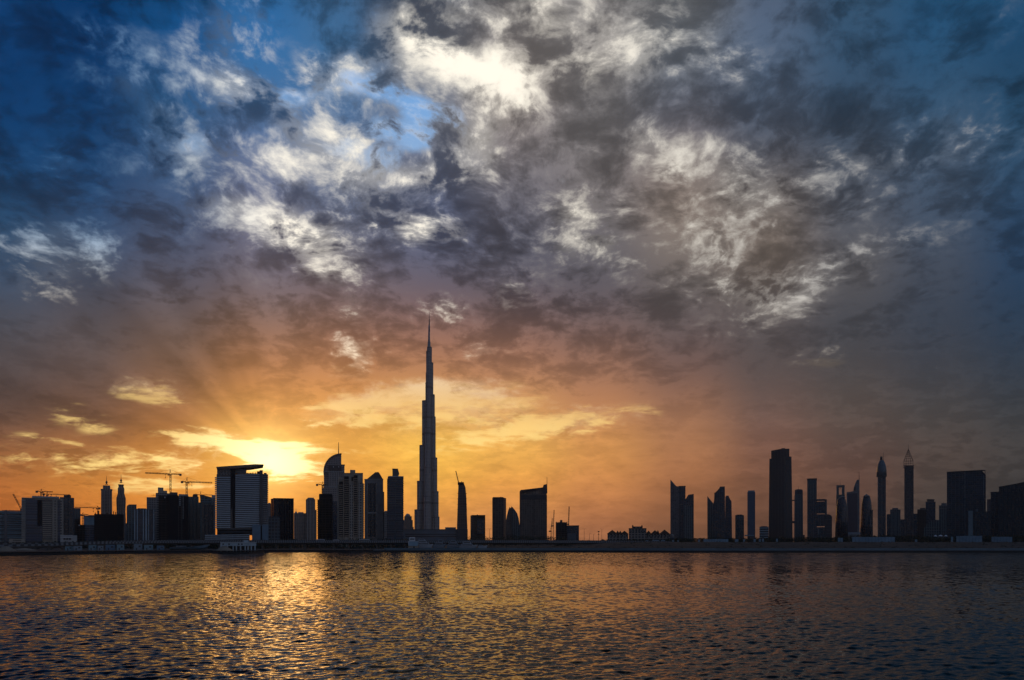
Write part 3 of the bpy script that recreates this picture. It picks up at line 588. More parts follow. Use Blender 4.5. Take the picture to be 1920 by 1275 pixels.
t.prof('facade', [(573.4, None), (573.4, 937), (576, 934.4), (588.6, 934.4), (591, 937), (591, 956), (593.6, 956), (593.6, None)], 0, 34, F_BROWN); t.box('crown', 577, 588.4, 933, 934.4, 3, 24, PALE); t.fins('pilaster', [577, 582, 587], 0.8, 938, None, -0.9, 0.6, PALE)

t = Thing('construction_tower', 'dark unfinished tower with jagged floor edges in front of the curved tower', 'building', 610, 1050)
t.box('frame', 598, 624, 928, None, 0, 34, F_SITE); t.box('frame', 595.6, 600, 936.5, None, 1, 30, F_SITE); t.box('stair_core', 602, 622, 926.8, 928, 6, 20, CONC)
t.bands('floor_edge', 594.2, 601, ar(937, 1004, 20), 0.8, -1.8, 3, plain('slab_edge', (0.06,0.055,0.05), 0.9)); t.bands('floor_edge', 598, 624, ar(932, 1004, 22), 0.5, -0.7, 0.5, plain('slab_edge', (0.06,0.055,0.05), 0.9))
t.box('formwork', 598.4, 623, 926, 934, -0.6, 1, BLACK)
# curved hotel tower with the mast
AD = facade('rose_stone_grid', (0.27,0.225,0.20), (0.05,0.045,0.05), 3.7, 3.3, 0.5, 0.45)
t = Thing('curved_tower', 'tall tower whose top sweeps up in a quarter curve to a thin mast', 'building', 625, 1350)
cur = [(607.2 + (640-607.2)*(1-math.cos(a)), 884 - 33.4*math.sin(a)) for a in ar(0.0, math.pi/2*0.92, 10)]
t.prof('facade', [(607.2, None)]+cur+[(640, 850.4), (640, None)], 0, 40, AD); t.box('facade', 615, 646, 871.5, None, -3, 36, AD); t.box('facade', 604, 650, 915, None, -5, 38, AD)
t.prof('curved_rim', [(606.5, 890)]+[(x-0.8, y-0.6) for x, y in cur]+[(640.4, 849.6), (640.4, 851.6)]+[(x+1.4, y+1.8) for x, y in cur[::-1]]+[(608.8, 890)], -1.6, 6, plain('rim_metal', (0.16,0.12,0.10), 0.5))
t.box('crown_panel', 615.5, 640.4, 872.5, 882.5, -3.6, -2, plain('bronze_panel', (0.07,0.055,0.05), 0.5)); t.bands('floor_band', 606, 646, [884, 912.5], 1.2, -3.8, 0, PALE)
for x in (624.5, 634.5): t.box('floodlight', x, x+1.2, 874.6, 876.2, -4.2, -3.5, WDOT)
t.fins('pilaster', ar(617.5, 634, 6), 0.7, 886, 912, -3.7, -2, PALE); t.box('crown', 640, 646.6, 870.8, 872.2, -3.4, 20, DARK); t.box('blue_bay', 624, 634, 940, None, -6, -4, F_DBLUE)
t.mast('mast', 634.8, 852, 634.8, 829, 8, 1.9, DARK)

t = Thing('balcony_tower', 'beige residential tower with rows of deep balconies and a roof block', 'building', 657, 960)
BB = plain('balcony_beige', (0.40,0.31,0.23), 0.8)
t.box('facade', 645.5, 680.5, 887, None, 0, 34, BEIGE); t.box('facade', 634.5, 647, 895.5, None, 1, 30, BEIGE); t.box('facade', 632.5, 636, 908, None, 2, 28, BEIGE); t.box('facade', 679, 682, 906, None, 3, 28, BEIGE)
t.box('roof_block', 656.3, 666.2, 881, 887, 4, 16, BEIGE); t.bands('cornice', 645, 680.8, [886.7], 0.9, -0.9, 1, BB); t.prof('roof_arch', [(633.8, 905), (633.8, 898), (635.4, 894.5), (638, 893.6), (638, 895.6), (636.4, 897), (635.6, 905)], -0.8, 3, BB)
for x0, x1, y0, n in ((635.5, 643, 909, 25), (645.5, 654, 899, 27), (663.5, 670.5, 897, 28)):
    t.box('balcony_recess_panel', x0, x1, y0-6, 1006, -0.5, 0.6, BLACK); t.bands('balcony', x0, x1, ar(y0, 1004, n), 1.25, -1.6, 0.4, BB)  # black slab behind each row paints in the shade of the openings
t.box('window_column', 656, 662, 908, None, -0.8, 1, F_BEIGE); t.box('window_column', 672, 679.6, 905, None, -0.8, 1, F_BEIGE); t.fins('pilaster', [644.2, 655, 662.8, 671.2, 680], 0.9, 897, None, -1.9, 0.5, BB)
t.bands('floor_edge', 681, 683.2, ar(908, 1003, 27), 0.9, -0.5, 8, BB); t.box('roof_recess_shade', 646, 654, 893, 899, -0.7, 0.5, BLACK); t.box('roof_recess_shade', 659, 666, 894, 902, -0.7, 0.5, BLACK)  # shade of the roof openings painted as black slabs

t = Thing('gabled_tower', 'grey tower with a cut-off pyramid roof and a dark glass centre panel', 'building', 700, 1040)
t.box('facade', 683.5, 718.5, 898.5, None, 0, 34, plain('grey_panel', (0.21,0.20,0.195), 0.7)); t.box('side_wing', 717, 720.4, 922, None, 3, 30, SLATE)
t.prof('pyramid_roof', [(687.5, 898.6), (703.5, 885.4), (709.6, 885), (712, 888), (718, 898.4)], 3, 30, plain('roof_bronze', (0.11,0.085,0.07), 0.6)); t.box('dark_panel', 689.4, 706, 906, 1006, -0.6, 0.6, F_DARKV)
t.bands('panel_band', 689.4, 706, ar(938, 1000, 13), 0.7, -0.9, 0.4, plain('panel_blue', (0.05,0.07,0.10), 0.4)); t.bands('cornice', 683, 719, [898], 1.0, -1.0, 1, PALE); t.fins('pilaster', [684.4, 689, 706.4, 717], 0.8, 901, None, -1.0, 0.5, PALE)
t.bands('panel_band', 689.4, 706, [960.5], 2.2, -1.0, 0.4, PALE)
t = Thing('apartment_tower', 'thin grey strip of a tower squeezed between the pyramid-roofed and the banded blue tower', 'building', 723, 1400)
t.box('facade', 719, 728, 959, None, 0, 26, F_GREY); t.box('roof_plant', 721, 726, 957.8, 959, 3, 12, PALE)

t = Thing('banded_tower', 'blue glass tower with grey floor bands and a square roof drum', 'building', 741, 1020)
t.box('facade', 727, 756.5, 893.5, None, 0, 30, F_BLUE); t.box('side_wing', 725.8, 730, 899, None, 1, 26, F_BLUE); t.box('roof_slab', 728.5, 756.8, 892.6, 894.4, -1.2, 24, PALE)
t.prof('roof_drum', [(735.8, 893), (735.8, 880), (745.8, 879), (747, 882), (748.6, 888), (746, 893)], 5, 18, plain('drum_grey', (0.11,0.10,0.095), 0.7)); t.box('drum_cap', 735.4, 746.4, 878.6, 880, 4.6, 18.4, DARK)
for i, y in enumerate(ar(897, 1003, 26)):
    t.prof('floor_band', [(725.6, y+0.3), (741, y-0.3), (757, y+0.2), (757, y+1.2), (741, y+0.9), (725.6, y+1.3)], -1.3, 2, plain('band_grey', (0.12,0.115,0.115), 0.7) if i < 13 else plain('band_blue', (0.05,0.065,0.09), 0.5))

t = Thing('domed_tower', 'small hazy stepped tower with a domed top left of the tallest tower', 'building', 765, 2600)
t.box('facade', 756.5, 774, 975, None, 0, 40, F_BROWN); t.box('facade', 758, 772, 968, 975, 4, 36, F_BROWN); t.lathe('dome', 764.6, [(963, 0.8), (964.2, 3.2), (966, 4.6), (968.4, 5.2)], 18, PALE, 16); t.mast('spire', 763, 964, 763, 961, 18, 1.5, PALE); t.box('facade', 771, 775.6, 988, None, -3, 30, F_BROWN)
t = Thing('shopping_mall', 'long low slate-grey mall stretched across the foot of the tallest tower', 'building', 815, 1500)
MALL = plain('mall_cladding', (0.15,0.17,0.19), 0.7, grain=0.5, scale=0.012)
t.box('wall', 756, 872, 992.5, None, 0, 60, MALL); t.box('roof_block', 835, 855, 988.6, 992.5, 10, 40, MALL); t.box('roof_block', 856, 877, 992, None, -6, 30, plain('mall_dark', (0.07,0.075,0.08), 0.7)); t.bands('cornice', 756, 872, [992.2], 0.7, -1.2, 1, SLATE)
t.bands('window_band', 760, 870, [1001, 1005], 1.4, -0.6, 0.5, DGLASS)

# ---- the tallest tower: three stepped wings round a core
t = Thing('supertall_tower', 'by far the tallest tower, stepping inward in tiers to a needle spire', 'building', 804.5, 2430)
BK = facade('steel_fin_glass', (0.36,0.33,0.315), (0.17,0.155,0.145), 12.0, 4.2, 0.10, 0.42, 0.32, 0.5, 0.15)
BAND = plain('louvre_band', (0.16,0.145,0.135), 0.6)
def wing(ang, tiers, w0):
    a = math.radians(ang); ux, uy = math.sin(a), -math.cos(a); vx, vy = -uy, ux
    for i, (yt, R) in enumerate(tiers):
        w = w0*(1-0.055*i); hw = w/2; L = max(R-hw, 1.0)
        sh = [(-hw, -2.0-0.3*i), (-hw, L)]+[(-hw*math.cos(b), L+hw*math.sin(b)) for b in ar(0.35, math.pi-0.35, 7)]+[(hw, L), (hw, -2.0-0.3*i)]
        def ring(z, g): return [(vx*p*g+ux*(q+(g-1)*8), 40+vy*p*g+uy*(q+(g-1)*8), z) for p, q in sh]
        bm = bmesh.new(); zt = t.z(yt); add_prism(bm, ring(-3, 1.0), ring(zt, 1.0)); wg = t.part('wing', bm, BK)
        bm = bmesh.new(); add_prism(bm, ring(zt-5, 1.012), ring(zt-2, 1.012)); t.part('parapet', bm, BAND, parent=wg)
        for yb in (724, 781, 812, 881, 943):
            if yb > yt+8 and (i == len(tiers)-1 or yb < 990):
                bm = bmesh.new(); zb = t.z(yb); add_prism(bm, ring(zb-4, 1.008), ring(zb+4, 1.008)); t.part('mechanical_band', bm, BAND, parent=wg)
k = 2430/F/math.cos(math.radians(30))
wing(120+180, [(955, 26.5*k), (901, 21.8*k), (833, 17.4*k), (748, 12.6*k), (694, 5.6*k), (653, 2.9*k)], 27)
wing(60, [(968, 18.8*k), (920, 17.2*k), (856, 14.7*k), (778, 11.8*k), (736, 10.2*k), (675, 7.4*k), (645, 4.8*k)], 26)
wing(0-8, [(930, 62), (875, 52), (800, 43), (715, 30), (664, 16)], 25)
t.lathe('core', 804.5, [(610, 1.3), (640, 2.0), (641, 2.6), (660, 3.2), (661, 4.0), (700, 4.6), (701, 5.6), (None, 7.5)], 40, BK, 18)
t.lathe('spire', 804.9, [(585.5, 0.22), (598, 0.5), (599, 0.8), (610, 1.05), (611, 1.2), (622, 1.5)], 40, DARK, 10)

t = Thing('construction_tower', 'slim bulging tower with a crane on top standing right of the tallest tower', 'building', 866.5, 2100)
SITE2 = facade('grey_brown_floors', (0.12,0.10,0.09), (0.03,0.026,0.026), 5.0, 6.0, 0.4, 0.2, 0.7)
t.prof('facade', [(856.2, None), (856.8, 985), (858, 950), (858.6, 930), (859.4, 908), (860, 904.5), (869, 904), (870.2, 909), (872.8, 914), (874.4, 930), (875.2, 950), (875.6, 970), (876.4, 985), (876.2, None)], 0, 32, SITE2)
t.box('formwork', 858.2, 869.8, 904, 909, -1.2, 6, BLACK); t.bands('floor_edge', 857.4, 875.8, ar(925, 985, 7), 0.6, -1, 1, plain('slab_edge', (0.06,0.055,0.05), 0.9)); t.box('column_stub', 865, 866.4, 902.4, 904.2, 6, 9, BLACK)
t = Thing('office_block', 'short square block with a dark glass centre right of the bulging tower', 'building', 896, 1500)
t.two('facade', 882, 884, 910, 966.5, None, 70, 0, F_BRONZE); t.box('dark_panel', 894.5, 907, 974, 1001, -0.9, 3, F_DBLUE); t.box('roof_parapet', 884, 910, 965.6, 967, -0.6, 20, DARK); t.box('roof_plant', 894, 896, 964.8, 966, 5, 10, DARK)
t = Thing('office_block', 'tall plain slab with a darker right side, left of the pointed arch building', 'building', 936, 1450)
t.two('facade', 923, 944, 949.2, 932.8, None, 14, 0, F_BRONZE); t.box('roof_parapet', 924, 944, 932, 933.6, -0.8, 8, DARK); t.fins('rib', [924.2, 943.8], 0.8, 934, None, -0.9, 1.0, DARK); t.box('roof_plant', 938, 940, 931.4, 932.6, 4, 8, DARK)
t = Thing('arch_building', 'pointed building of two curved halves leaning together like sails', 'building', 961, 1700)
t.prof('left_shell', [(948, None), (949, 975), (950.6, 966), (953, 956.5), (955.6, 950.4), (958.2, 953.4), (958.8, None)], 0, 30, F_BRONZE); t.prof('right_shell', [(959, None), (958.6, 949.4), (961, 950.8), (966, 956.8), (970, 963), (972.6, 972), (974.4, 985), (974.6, None)], 3, 34, F_TEALV)
t.box('spine', 957.8, 959.6, 951.6, None, -1.2, 6, DARK); t.bands('floor_band', 951, 957.6, ar(972, 1000, 5), 0.8, -0.8, 0.8, SLATE)
t = Thing('slab_tower', 'broad bronze slab with a sloping glazed roof, a corner fin and an antenna', 'building', 1000, 1350)
t.prof('facade', [(974.3, None), (974.3, 926), (1025, 926), (1025.8, None)], 0, 34, F_BRONZE); t.prof('glazed_crown', [(976.4, 926), (976.4, 919.6), (1017.4, 914.6), (1025, 914.6), (1025, 926)], 2, 28, facade('crown_glazing', (0.06,0.05,0.045), (0.20,0.14,0.10), 9, 6, 0.12, 0.2)); t.prof('roof_edge', [(974.2, 921.6), (976.4, 918.6), (1017.4, 913.8), (1017.4, 915.4), (976.8, 920.4), (976.8, 926), (974.2, 926)], -1.4, 30, DARK)
t.prof('corner_fin', [(1017.4, 926), (1017.4, 914), (1019.4, 909), (1024.6, 907.6), (1025.2, 908), (1025.2, 926)], -0.8, 16, DARK); t.mast('antenna', 1025.6, 925, 1025.6, 894.6, 4, 1.5, DARK); t.box('dark_storey', 976, 1025.4, 928, 936, -0.8, 1, DARK)
t.fins('rib', [975, 1001, 1025.2], 0.9, 928, None, -1.0, 0.6, DARK); t.box('spine', 1007, 1007.8, 915.6, 926, 1.4, 3, DARK)
t = Thing('construction_block', 'low dark block with a ragged parapet and roof hut right of the bronze slab', 'building', 1052, 1200)
t.box('frame', 1042, 1063, 979.5, None, 0, 24, F_SITE); t.box('roof_hut', 1050, 1054.6, 975, 979.5, 6, 14, CONC)
for x in (1042, 1045.6, 1049, 1055.6, 1058, 1061.4): t.box('column_stub', x, x+1.8, 978.2+random.random(), 979.5, 1, 6, CONC)
t = Thing('office_block', 'low flat-roofed slate block right of the ragged dark block', 'building', 1074, 1260)
t.box('facade', 1063, 1085.6, 985.6, None, 0, 24, F_DBLUE); t.box('roof_parapet', 1062.6, 1086, 985, 986.4, -0.8, 18, DARK); t.box('base_panel', 1064, 1080, 1000, None, -0.9, 2, SLATE)

# ---- brown villas
def villa(x0, x1, yw, gables, label, chim=None):
    t = Thing('villa', label, 'house', (x0+x1)/2, 1080, 'brown gabled houses')
    t.box('wall', x0, x1, yw, None, 0, 22, F_BROWN)
    for xa, xb, yp in gables: t.prof('roof', [(xa, yw+0.6), ((xa+xb)/2, yp), (xb, yw+0.6)], -1.5, 20, BROWN)
    n = max(2, int((x1-x0)/6))
    for x in ar(x0+2, x1-4, n): t.box('window', x, x+2, 1003, 1006, -0.3, 0.4, DGLASS)
    return t
villa(1139, 1157, 1000, [(1138, 1158, 993.6)], 'leftmost brown house with one wide gable')
villa(1156, 1178, 1000.5, [(1154, 1162, 994.6), (1159, 1167, 994.8), (1163, 1178.6, 995)], 'brown house with three crowded gables left of the flat-topped block')
t = Thing('villa_block', 'flat-topped brown block with corner turrets between the gabled houses', 'house', 1195, 1080)
t.box('wall', 1179, 1212, 990.5, None, 0, 26, F_BROWN); t.box('attic', 1186, 1204, 987, 990.5, 3, 20, F_BROWN)
for x in (1186.4, 1203.6): t.prof('turret', [(x-1.4, 990), (x-1.4, 986), (x, 984), (x+1.4, 986), (x+1.4, 990)], 2, 6, BROWN)
for x in ar(1182, 1207, 6): t.box('window', x, x+2.2, 995, 998.5, -0.3, 0.4, DGLASS)
t.bands('cornice', 1178.6, 1212.6, [990.2], 0.8, -0.8, 1, BROWN)
villa(1211, 1221, 1000.5, [(1210, 1222, 994.8)], 'narrow brown gabled house directly right of the flat-topped block')
villa(1221, 1239, 1000.8, [(1219, 1237, 994), (1230, 1237, 993.4)], 'brown house with a small dormer gable on a wide roof')
villa(1238, 1258, 1001, [(1235, 1257, 993)], 'rightmost brown house with the broadest gable, beside the slanted twin towers')
t = Thing('water_tank', 'small pale domed tank beside the rightmost brown house', 'tank', 1260.5, 1000)
t.lathe('shell', 1260.4, [(1001.2, 0.4), (1002, 2.4), (1004, 3.2), (1008, 3.2)], 4, plain('tank_grey', (0.22,0.2,0.18), 0.7), 16); t.box('plinth', 1256, 1265, 1007.6, None, 0, 9, SLATE)

# ---- right-hand group; glass colours chosen darker to imitate darkening towards this edge
t = Thing('wedge_tower', 'slate tower with a knife-edge slanted top, taller of the slanted pair', 'building', 1271, 2000)
t.prof('left_blade', [(1257, None), (1257, 899), (1268, 911.6), (1273, 912), (1273, None)], 0, 36, facade('grey_blue_blade', (0.08,0.095,0.11), (0.05,0.06,0.07), 4, 5, 0.2, 0.2)); t.box('facade', 1272, 1285.3, 911.6, None, 3, 40, F_NAVY); t.box('roof_parapet', 1272, 1285.6, 911, 912.4, 2.2, 20, DARK)
t = Thing('wedge_tower', 'shorter dark tower with a slanted-corner top and a green-grey front', 'building', 1291, 1800)
t.prof('facade', [(1280, None), (1284, 938), (1290.6, 927.6), (1300.8, 926), (1300.8, None)], 0, 32, F_NAVY); t.box('glass_front', 1282, 1298.4, 947, None, -1.2, 2, F_TEALV); t.fins('rib', [1288, 1294], 0.6, 948, None, -1.8, 0, DARK)
t = Thing('wedge_tower', 'narrow tower with a slanted pointed top beside the notched dark tower', 'building', 1332, 2000)
t.prof('facade', [(1326.4, None), (1326.2, 930), (1337, 943.4), (1338, None)], 0, 32, F_TEALV); t.fins('rib', [1326.8, 1337.4], 0.7, 944, None, -0.9, 1, DARK)
t = Thing('notched_tower', 'dark tower with a notched, sharply raised right shoulder', 'building', 1349, 1900)
t.prof('facade', [(1337, None), (1337.4, 944), (1339, 938), (1339.4, 923.6), (1345, 923), (1350, 912.4), (1359, 912), (1360.4, None)], 0, 36, F_NAVY); t.fins('slot', [1352.8, 1354.8], 0.7, 913, 922, -0.6, 1, SLATE); t.fins('rib', [1341, 1347], 0.6, 925, None, -0.8, 0.6, DARK)
t = Thing('office_tower', 'round-shouldered dark tower right of the notched tower', 'building', 1366, 1900)
t.prof('facade', [(1359.6, None), (1360, 931.6), (1362, 930), (1366, 930.4), (1369, 936), (1371.6, 940), (1372.8, None)], 4, 36, F_DBLUE); t.box('roof_cap', 1361, 1366.6, 929.4, 931.4, 6, 20, SLATE)
t = Thing('office_block', 'short dark block with clipped roof corners left of the bright blue tower', 'building', 1386, 1700)
t.prof('facade', [(1378.6, None), (1378.6, 966), (1382, 965), (1390, 964.6), (1395, 966.4), (1395, None)], 0, 28, F_DARKV); t.box('crown_glass', 1380.5, 1393, 968, 974, -0.8, 1, F_TEALV); t.fins('rib', [1379, 1394.6], 0.7, 968, None, -0.9, 1, DARK)
t = Thing('office_tower', 'slender bright blue glass tower with a pale cap', 'building', 1408.5, 1900)
t.box('facade', 1401.4, 1416, 922.5, None, 0, 30, plain('sapphire_glass', (0.01,0.045,0.10), 0.15, spec=0.6)); t.box('cap', 1402.4, 1415, 919.6, 922.6, 2, 24, TEALP); t.fins('rib', [1401.8, 1415.6], 0.8, 924, None, -0.9, 1, BLUEG)
t.box('entrance_canopy', 1396, 1414, 1003, 1005, -12, 2, TEALP)
t = Thing('office_block', 'squat teal block with floor bands at the left foot of the tallest dark tower', 'building', 1432, 1750)
t.box('facade', 1424, 1441, 987.5, None, 0, 24, F_TEAL); t.bands('floor_band', 1424, 1440, [990, 994.5, 999], 1.0, -1, 0.6, TEALP); t.box('roof_plant', 1427, 1438, 986.6, 987.5, 4, 14, SLATE)
t = Thing('slab_tower', 'broad black ribbed tower with stepped shoulders, tallest of the right-hand group', 'building', 1464, 2150)
IX = facade('black_ribbed_concrete', (0.045,0.045,0.05), (0.007,0.009,0.014), 4.2, 9.0, 0.12, 0.30, 0.3)
t.prof('facade', [(1441, None), (1442.6, 860), (1473, 860), (1473.4, None)], 0, 40, IX); t.prof('facade', [(1446, 861), (1446, 845), (1464, 841.6), (1480, 841.2), (1480, 861)], 1.5, 38, IX); t.prof('side_bay', [(1472, None), (1472, 856), (1484, 856), (1485, 920), (1486.2, None)], 3.5, 44, DGLASS)
t.fins('rib', [1446.5, 1450, 1453.5, 1457, 1460.5], 1.0, 846, None, -1.4, 1.0, plain('rib_black', (0.03,0.032,0.036), 0.6)); t.box('rib', 1470.6, 1472.8, 857, None, -1.6, 2, plain('rib_slate', (0.06,0.065,0.07), 0.6)); t.box('roof_plant', 1465, 1472, 840.4, 841.6, 8, 22, DARK)
t.box('sky_bridge', 1485, 1490, 937, 939, 6, 14, DARK); t.box('sky_bridge', 1485, 1490, 977, 981, 6, 14, DARK)
t = Thing('office_tower', 'rounded tower with a keyhole opening near its top and a short mast', 'building', 1497.5, 2000)
t.prof('facade', [(1489, None), (1489.6, 930), (1490.2, 927), (1505.4, 927), (1505.8, None)], 0, 28, F_TEALV)
t.prof('crown', [(1490.2, 927), (1490.4, 919), (1493, 917.6), (1497, 917.2), (1497, 921.6), (1494.8, 923), (1494.8, 925.6), (1497, 926.6)], 0.6, 26, F_DBLUE); t.prof('crown', [(1497, 917.2), (1502, 917.4), (1505, 918.4), (1505.4, 927), (1497, 926.6), (1499.4, 925.6), (1499.4, 923), (1497, 921.6)], 0.6, 26, F_DBLUE)
t.mast('mast', 1497.2, 917.4, 1497.2, 912, 8, 1.0, DARK); t.box('podium', 1505, 1509, 1003, None, -4, 10, DARK)
t = Thing('office_tower', 'tall flat-topped teal tower behind the block with three bright slots', 'building', 1522, 2200)
t.box('facade', 1513.6, 1531.4, 898.4, None, 0, 34, F_TEALV); t.box('roof_parapet', 1513.2, 1531.8, 897, 899.4, -0.9, 28, DARK); t.box('crown_glass', 1515, 1530, 902, 907, -0.7, 1, TEALG); t.fins('rib', [1514, 1531], 0.7, 900, None, -0.9, 1, SLATE)
t = Thing('slotted_block', 'dark block pierced right through by three bright horizontal slots', 'building', 1534, 1900)
DS = F_NAVY
t.box('facade', 1515, 1531.4, 936.4, None, 0.4, 32, DS); t.box('facade', 1546.6, 1550, 936, None, 0.4, 32, DS)
for i, (a, b) in enumerate(((935.6, 938.4), (940.4, 962.2), (964.2, 986.4), (988.4, None))): t.box('facade', 1531.4, 1546.6, a, b, 0, 30, DS)
t.box('glass_strip', 1547.2, 1550.4, 938, None, -0.6, 2, F_TEALV); t.box('rib', 1533, 1536, 991, 1002, -0.7, 0.6, SLATE); t.mast('mast', 1536, 935.8, 1536, 934, 8, 0.8)
t = Thing('office_block', 'low dark block with a rounded right corner against the slotted block', 'building', 1555, 1880)
t.prof('facade', [(1549, None), (1549, 964.4), (1554, 964.4), (1558, 966), (1560, 968.6), (1560, None)], 2, 28, DARK); t.bands('floor_band', 1550, 1559.6, ar(974, 1000, 5), 0.6, 1.2, 3, SLATE)
t = Thing('frame_tower', 'slim tower with a tall rectangular opening at the top and a mast', 'building', 1576, 2600)
FT = facade('frame_grey', (0.10,0.13,0.15), (0.03,0.05,0.06), 4, 5, 0.3, 0.3)
t.box('frame_post', 1568.4, 1573, 911.2, 927.4, 0, 26, FT); t.box('frame_post', 1578.4, 1583.6, 911.2, 927.4, 0, 26, FT); t.box('frame_lintel', 1568.2, 1583.8, 909.6, 913.2, -0.6, 26.5, FT); t.box('facade', 1568, 1584, 927.4, None, 0.3, 28, F_TEALV); t.mast('mast', 1575.2, 918, 1575.2, 900.6, 8, 1.5, DARK)
t = Thing('bullet_tower', 'dark bullet-shaped tower with a pale tip in front of the slim framed tower', 'building', 1578, 2000)
t.lathe('shell', 1578, [(932, 1.0), (932.8, 4.0), (935, 6.0), (938, 7.2), (950, 8.8), (975, 10.4), (None, 11.4)], 18, F_NAVY, 24, 0.9); t.lathe('cap', 1580, [(930, 0.4), (931, 3.0), (933.4, 5.2)], 18, SLATE, 16); t.mast('spire', 1580, 931, 1580, 927.6, 18, 1.0)
t = Thing('peaked_tower', 'blue-faced tower with a raking pinnacle and needle at its right corner', 'building', 1600, 3000)
EM = facade('peak_cladding', (0.13,0.17,0.19), (0.05,0.075,0.09), 4, 6, 0.35, 0.35)
t.prof('facade', [(1587.4, None), (1587.4, 923), (1600, 921), (1600.6, 915), (1603, 908), (1607, 899.4), (1611.4, 899.4), (1611.8, None)], 0, 50, EM); t.box('blue_face', 1590, 1608, 925, 998, -1.4, 1, plain('navy_face', (0.008,0.018,0.045), 0.2)); t.prof('pinnacle', [(1601, 919), (1603.2, 912), (1604.6, 913), (1604, 920)], -2, 4, DARK)
t.mast('needle', 1610.8, 902, 1610.8, 884.6, 8, 2.8, DARK); t.box('plinth', 1588, 1613, 998, 1002, -4, 10, TEALP)
t = Thing('bullet_tower', 'black bullet-shaped tower standing left of the domed tower', 'building', 1625, 2000)
t.lathe('shell', 1624.8, [(930.6, 1.2), (931.6, 5.0), (934, 6.4), (945, 8.2), (965, 9.2), (985, 10.4), (None, 11)], 18, F_NAVY, 24, 0.9); t.lathe('cap', 1624.8, [(926, 0.3), (927.6, 1.6), (929.4, 4.8), (931.6, 6.0)], 18, SLATE, 16); t.prof('side_wing', [(1633, None), (1633.4, 955), (1636.6, 956), (1636.6, None)], 8, 26, F_NAVY)
t = Thing('domed_tower', 'slender tower with a smooth dome and an offset needle', 'building', 1653, 2480)
t.lathe('dome', 1653, [(862, 1.6), (864, 3.6), (868, 5.4), (874, 7.2), (882, 8.2), (894, 8.6)], 18, plain('dome_teal', (0.055,0.10,0.125), 0.25), 28); t.lathe('drum', 1652.4, [(856, 1.9), (857, 2.1), (863, 2.1)], 18, DARK, 16); t.mast('needle', 1656.6, 864, 1656.6, 848, 18, 1.4, DARK)
t.box('facade', 1645.6, 1661, 893.4, None, 4, 32, F_NAVY); t.bands('cornice', 1645, 1661.4, [893], 1.4, 3, 6, DARK); t.fins('rib', [1646.4, 1653.4, 1659.6], 1.0, 895, None, 2.8, 5, plain('teal_rib', (0.07,0.105,0.125), 0.4))
t = Thing('apartment_block', 'low grey stepped building with a roof deck between the two slender right-hand towers', 'building', 1676, 1900)
t.box('facade', 1669, 1688.4, 956, None, 0, 30, F_TEALV); t.box('facade', 1662.6, 1669.4, 964, None, 2, 28, F_NAVY); t.box('crown', 1673, 1684, 952.4, 955.4, 4, 22, SLATE); t.bands('cornice', 1668.6, 1688.8, [955.4, 959], 0.9, -1, 1, SLATE); t.box('facade', 1688, 1696, 974, None, 3, 26, F_NAVY); t.fins('rib', [1671, 1679, 1686], 0.9, 960, None, -0.9, 0.6, SLATE)
t = Thing('lattice_tower', 'slender tower crowned by an open steel lattice pyramid', 'building', 1704, 2440)
t.box('facade', 1695.6, 1713, 874, None, 0, 33, F_DARKV); t.fins('rib', [1696.4, 1704.4, 1712.2], 1.0, 876, None, -1.0, 1, plain('rib_slate', (0.06,0.065,0.07), 0.6)); t.bands('cornice', 1694, 1713.4, [872.4, 876], 1.6, -2, 4, DARK)
bm = bmesh.new(); xa, xb = t.x(1694.6), t.x(1712); w = xb-xa; xm = (xa+xb)/2; zb, zm, zt = t.z(873), t.z(863.5), t.z(841)
c4 = [(-1,-1),(1,-1),(1,1),(-1,1)]
def lp(i, j, u, z0, z1, w0, w1, v):
    a, b = c4[i], c4[(i+1) % 4]; ww = (w0+(w1-w0)*v)/2; x = a[0]+(b[0]-a[0])*u; y = a[1]+(b[1]-a[1])*u
    return (xm+x*ww, 17+y*ww, z0+(z1-z0)*v)
for i in range(4):
    for u in (0, .25, .5, .75): add_bar(bm, lp(i,0,u,zb,zm,w,w,0), lp(i,0,u,zb,zm,w,w,1), 0.9); add_bar(bm, lp(i,0,u,zm,zt,w,0.6,0), lp(i,0,u,zm,zt,w,0.6,1), 0.75)
    for v in (0.5, 0.98): add_bar(bm, lp(i,0,0,zb,zm,w,w,v), lp(i,0,1,zb,zm,w,w,v), 0.9)
    for v in (.2, .4, .58, .74): add_bar(bm, lp(i,0,0,zm,zt,w,0.6,v), lp(i,0,1,zm,zt,w,0.6,v), 0.7)
t.part('lattice_crown', bm, plain('lattice_steel', (0.05,0.038,0.03), 0.6)); t.mast('spire', 1703.2, 843, 1703.2, 833, 17, 1.3, DARK)
t = Thing('apartment_block', 'dark stepped blocks at the right foot of the lattice-topped tower', 'building', 1724, 1800)
t.box('facade', 1713, 1722, 963, None, 3, 28, F_NAVY); t.box('facade', 1720, 1736, 955, None, 0, 30, F_SITE); t.box('crown', 1725, 1735, 952.4, 955, 4, 18, DARK); t.bands('cornice', 1719.8, 1736.2, [955], 0.8, -0.8, 1, SLATE)
t = Thing('office_tower', 'square slate tower with an overhanging roof slab left of the wide glass block', 'building', 1744, 1850)
t.box('facade', 1735.6, 1754, 941, None, 0, 30, F_DBLUE); t.prof('roof_slab', [(1737.6, 936), (1752.4, 936), (1750.6, 939), (1750.6, 941), (1739.4, 941), (1739.4, 939)], 2, 24, DARK); t.bands('cornice', 1735.2, 1754.4, [940.6], 0.9, -0.8, 1, SLATE)
t = Thing('apartment_block', 'low rounded mound of a building in front of the square slate tower', 'building', 1746, 1700)
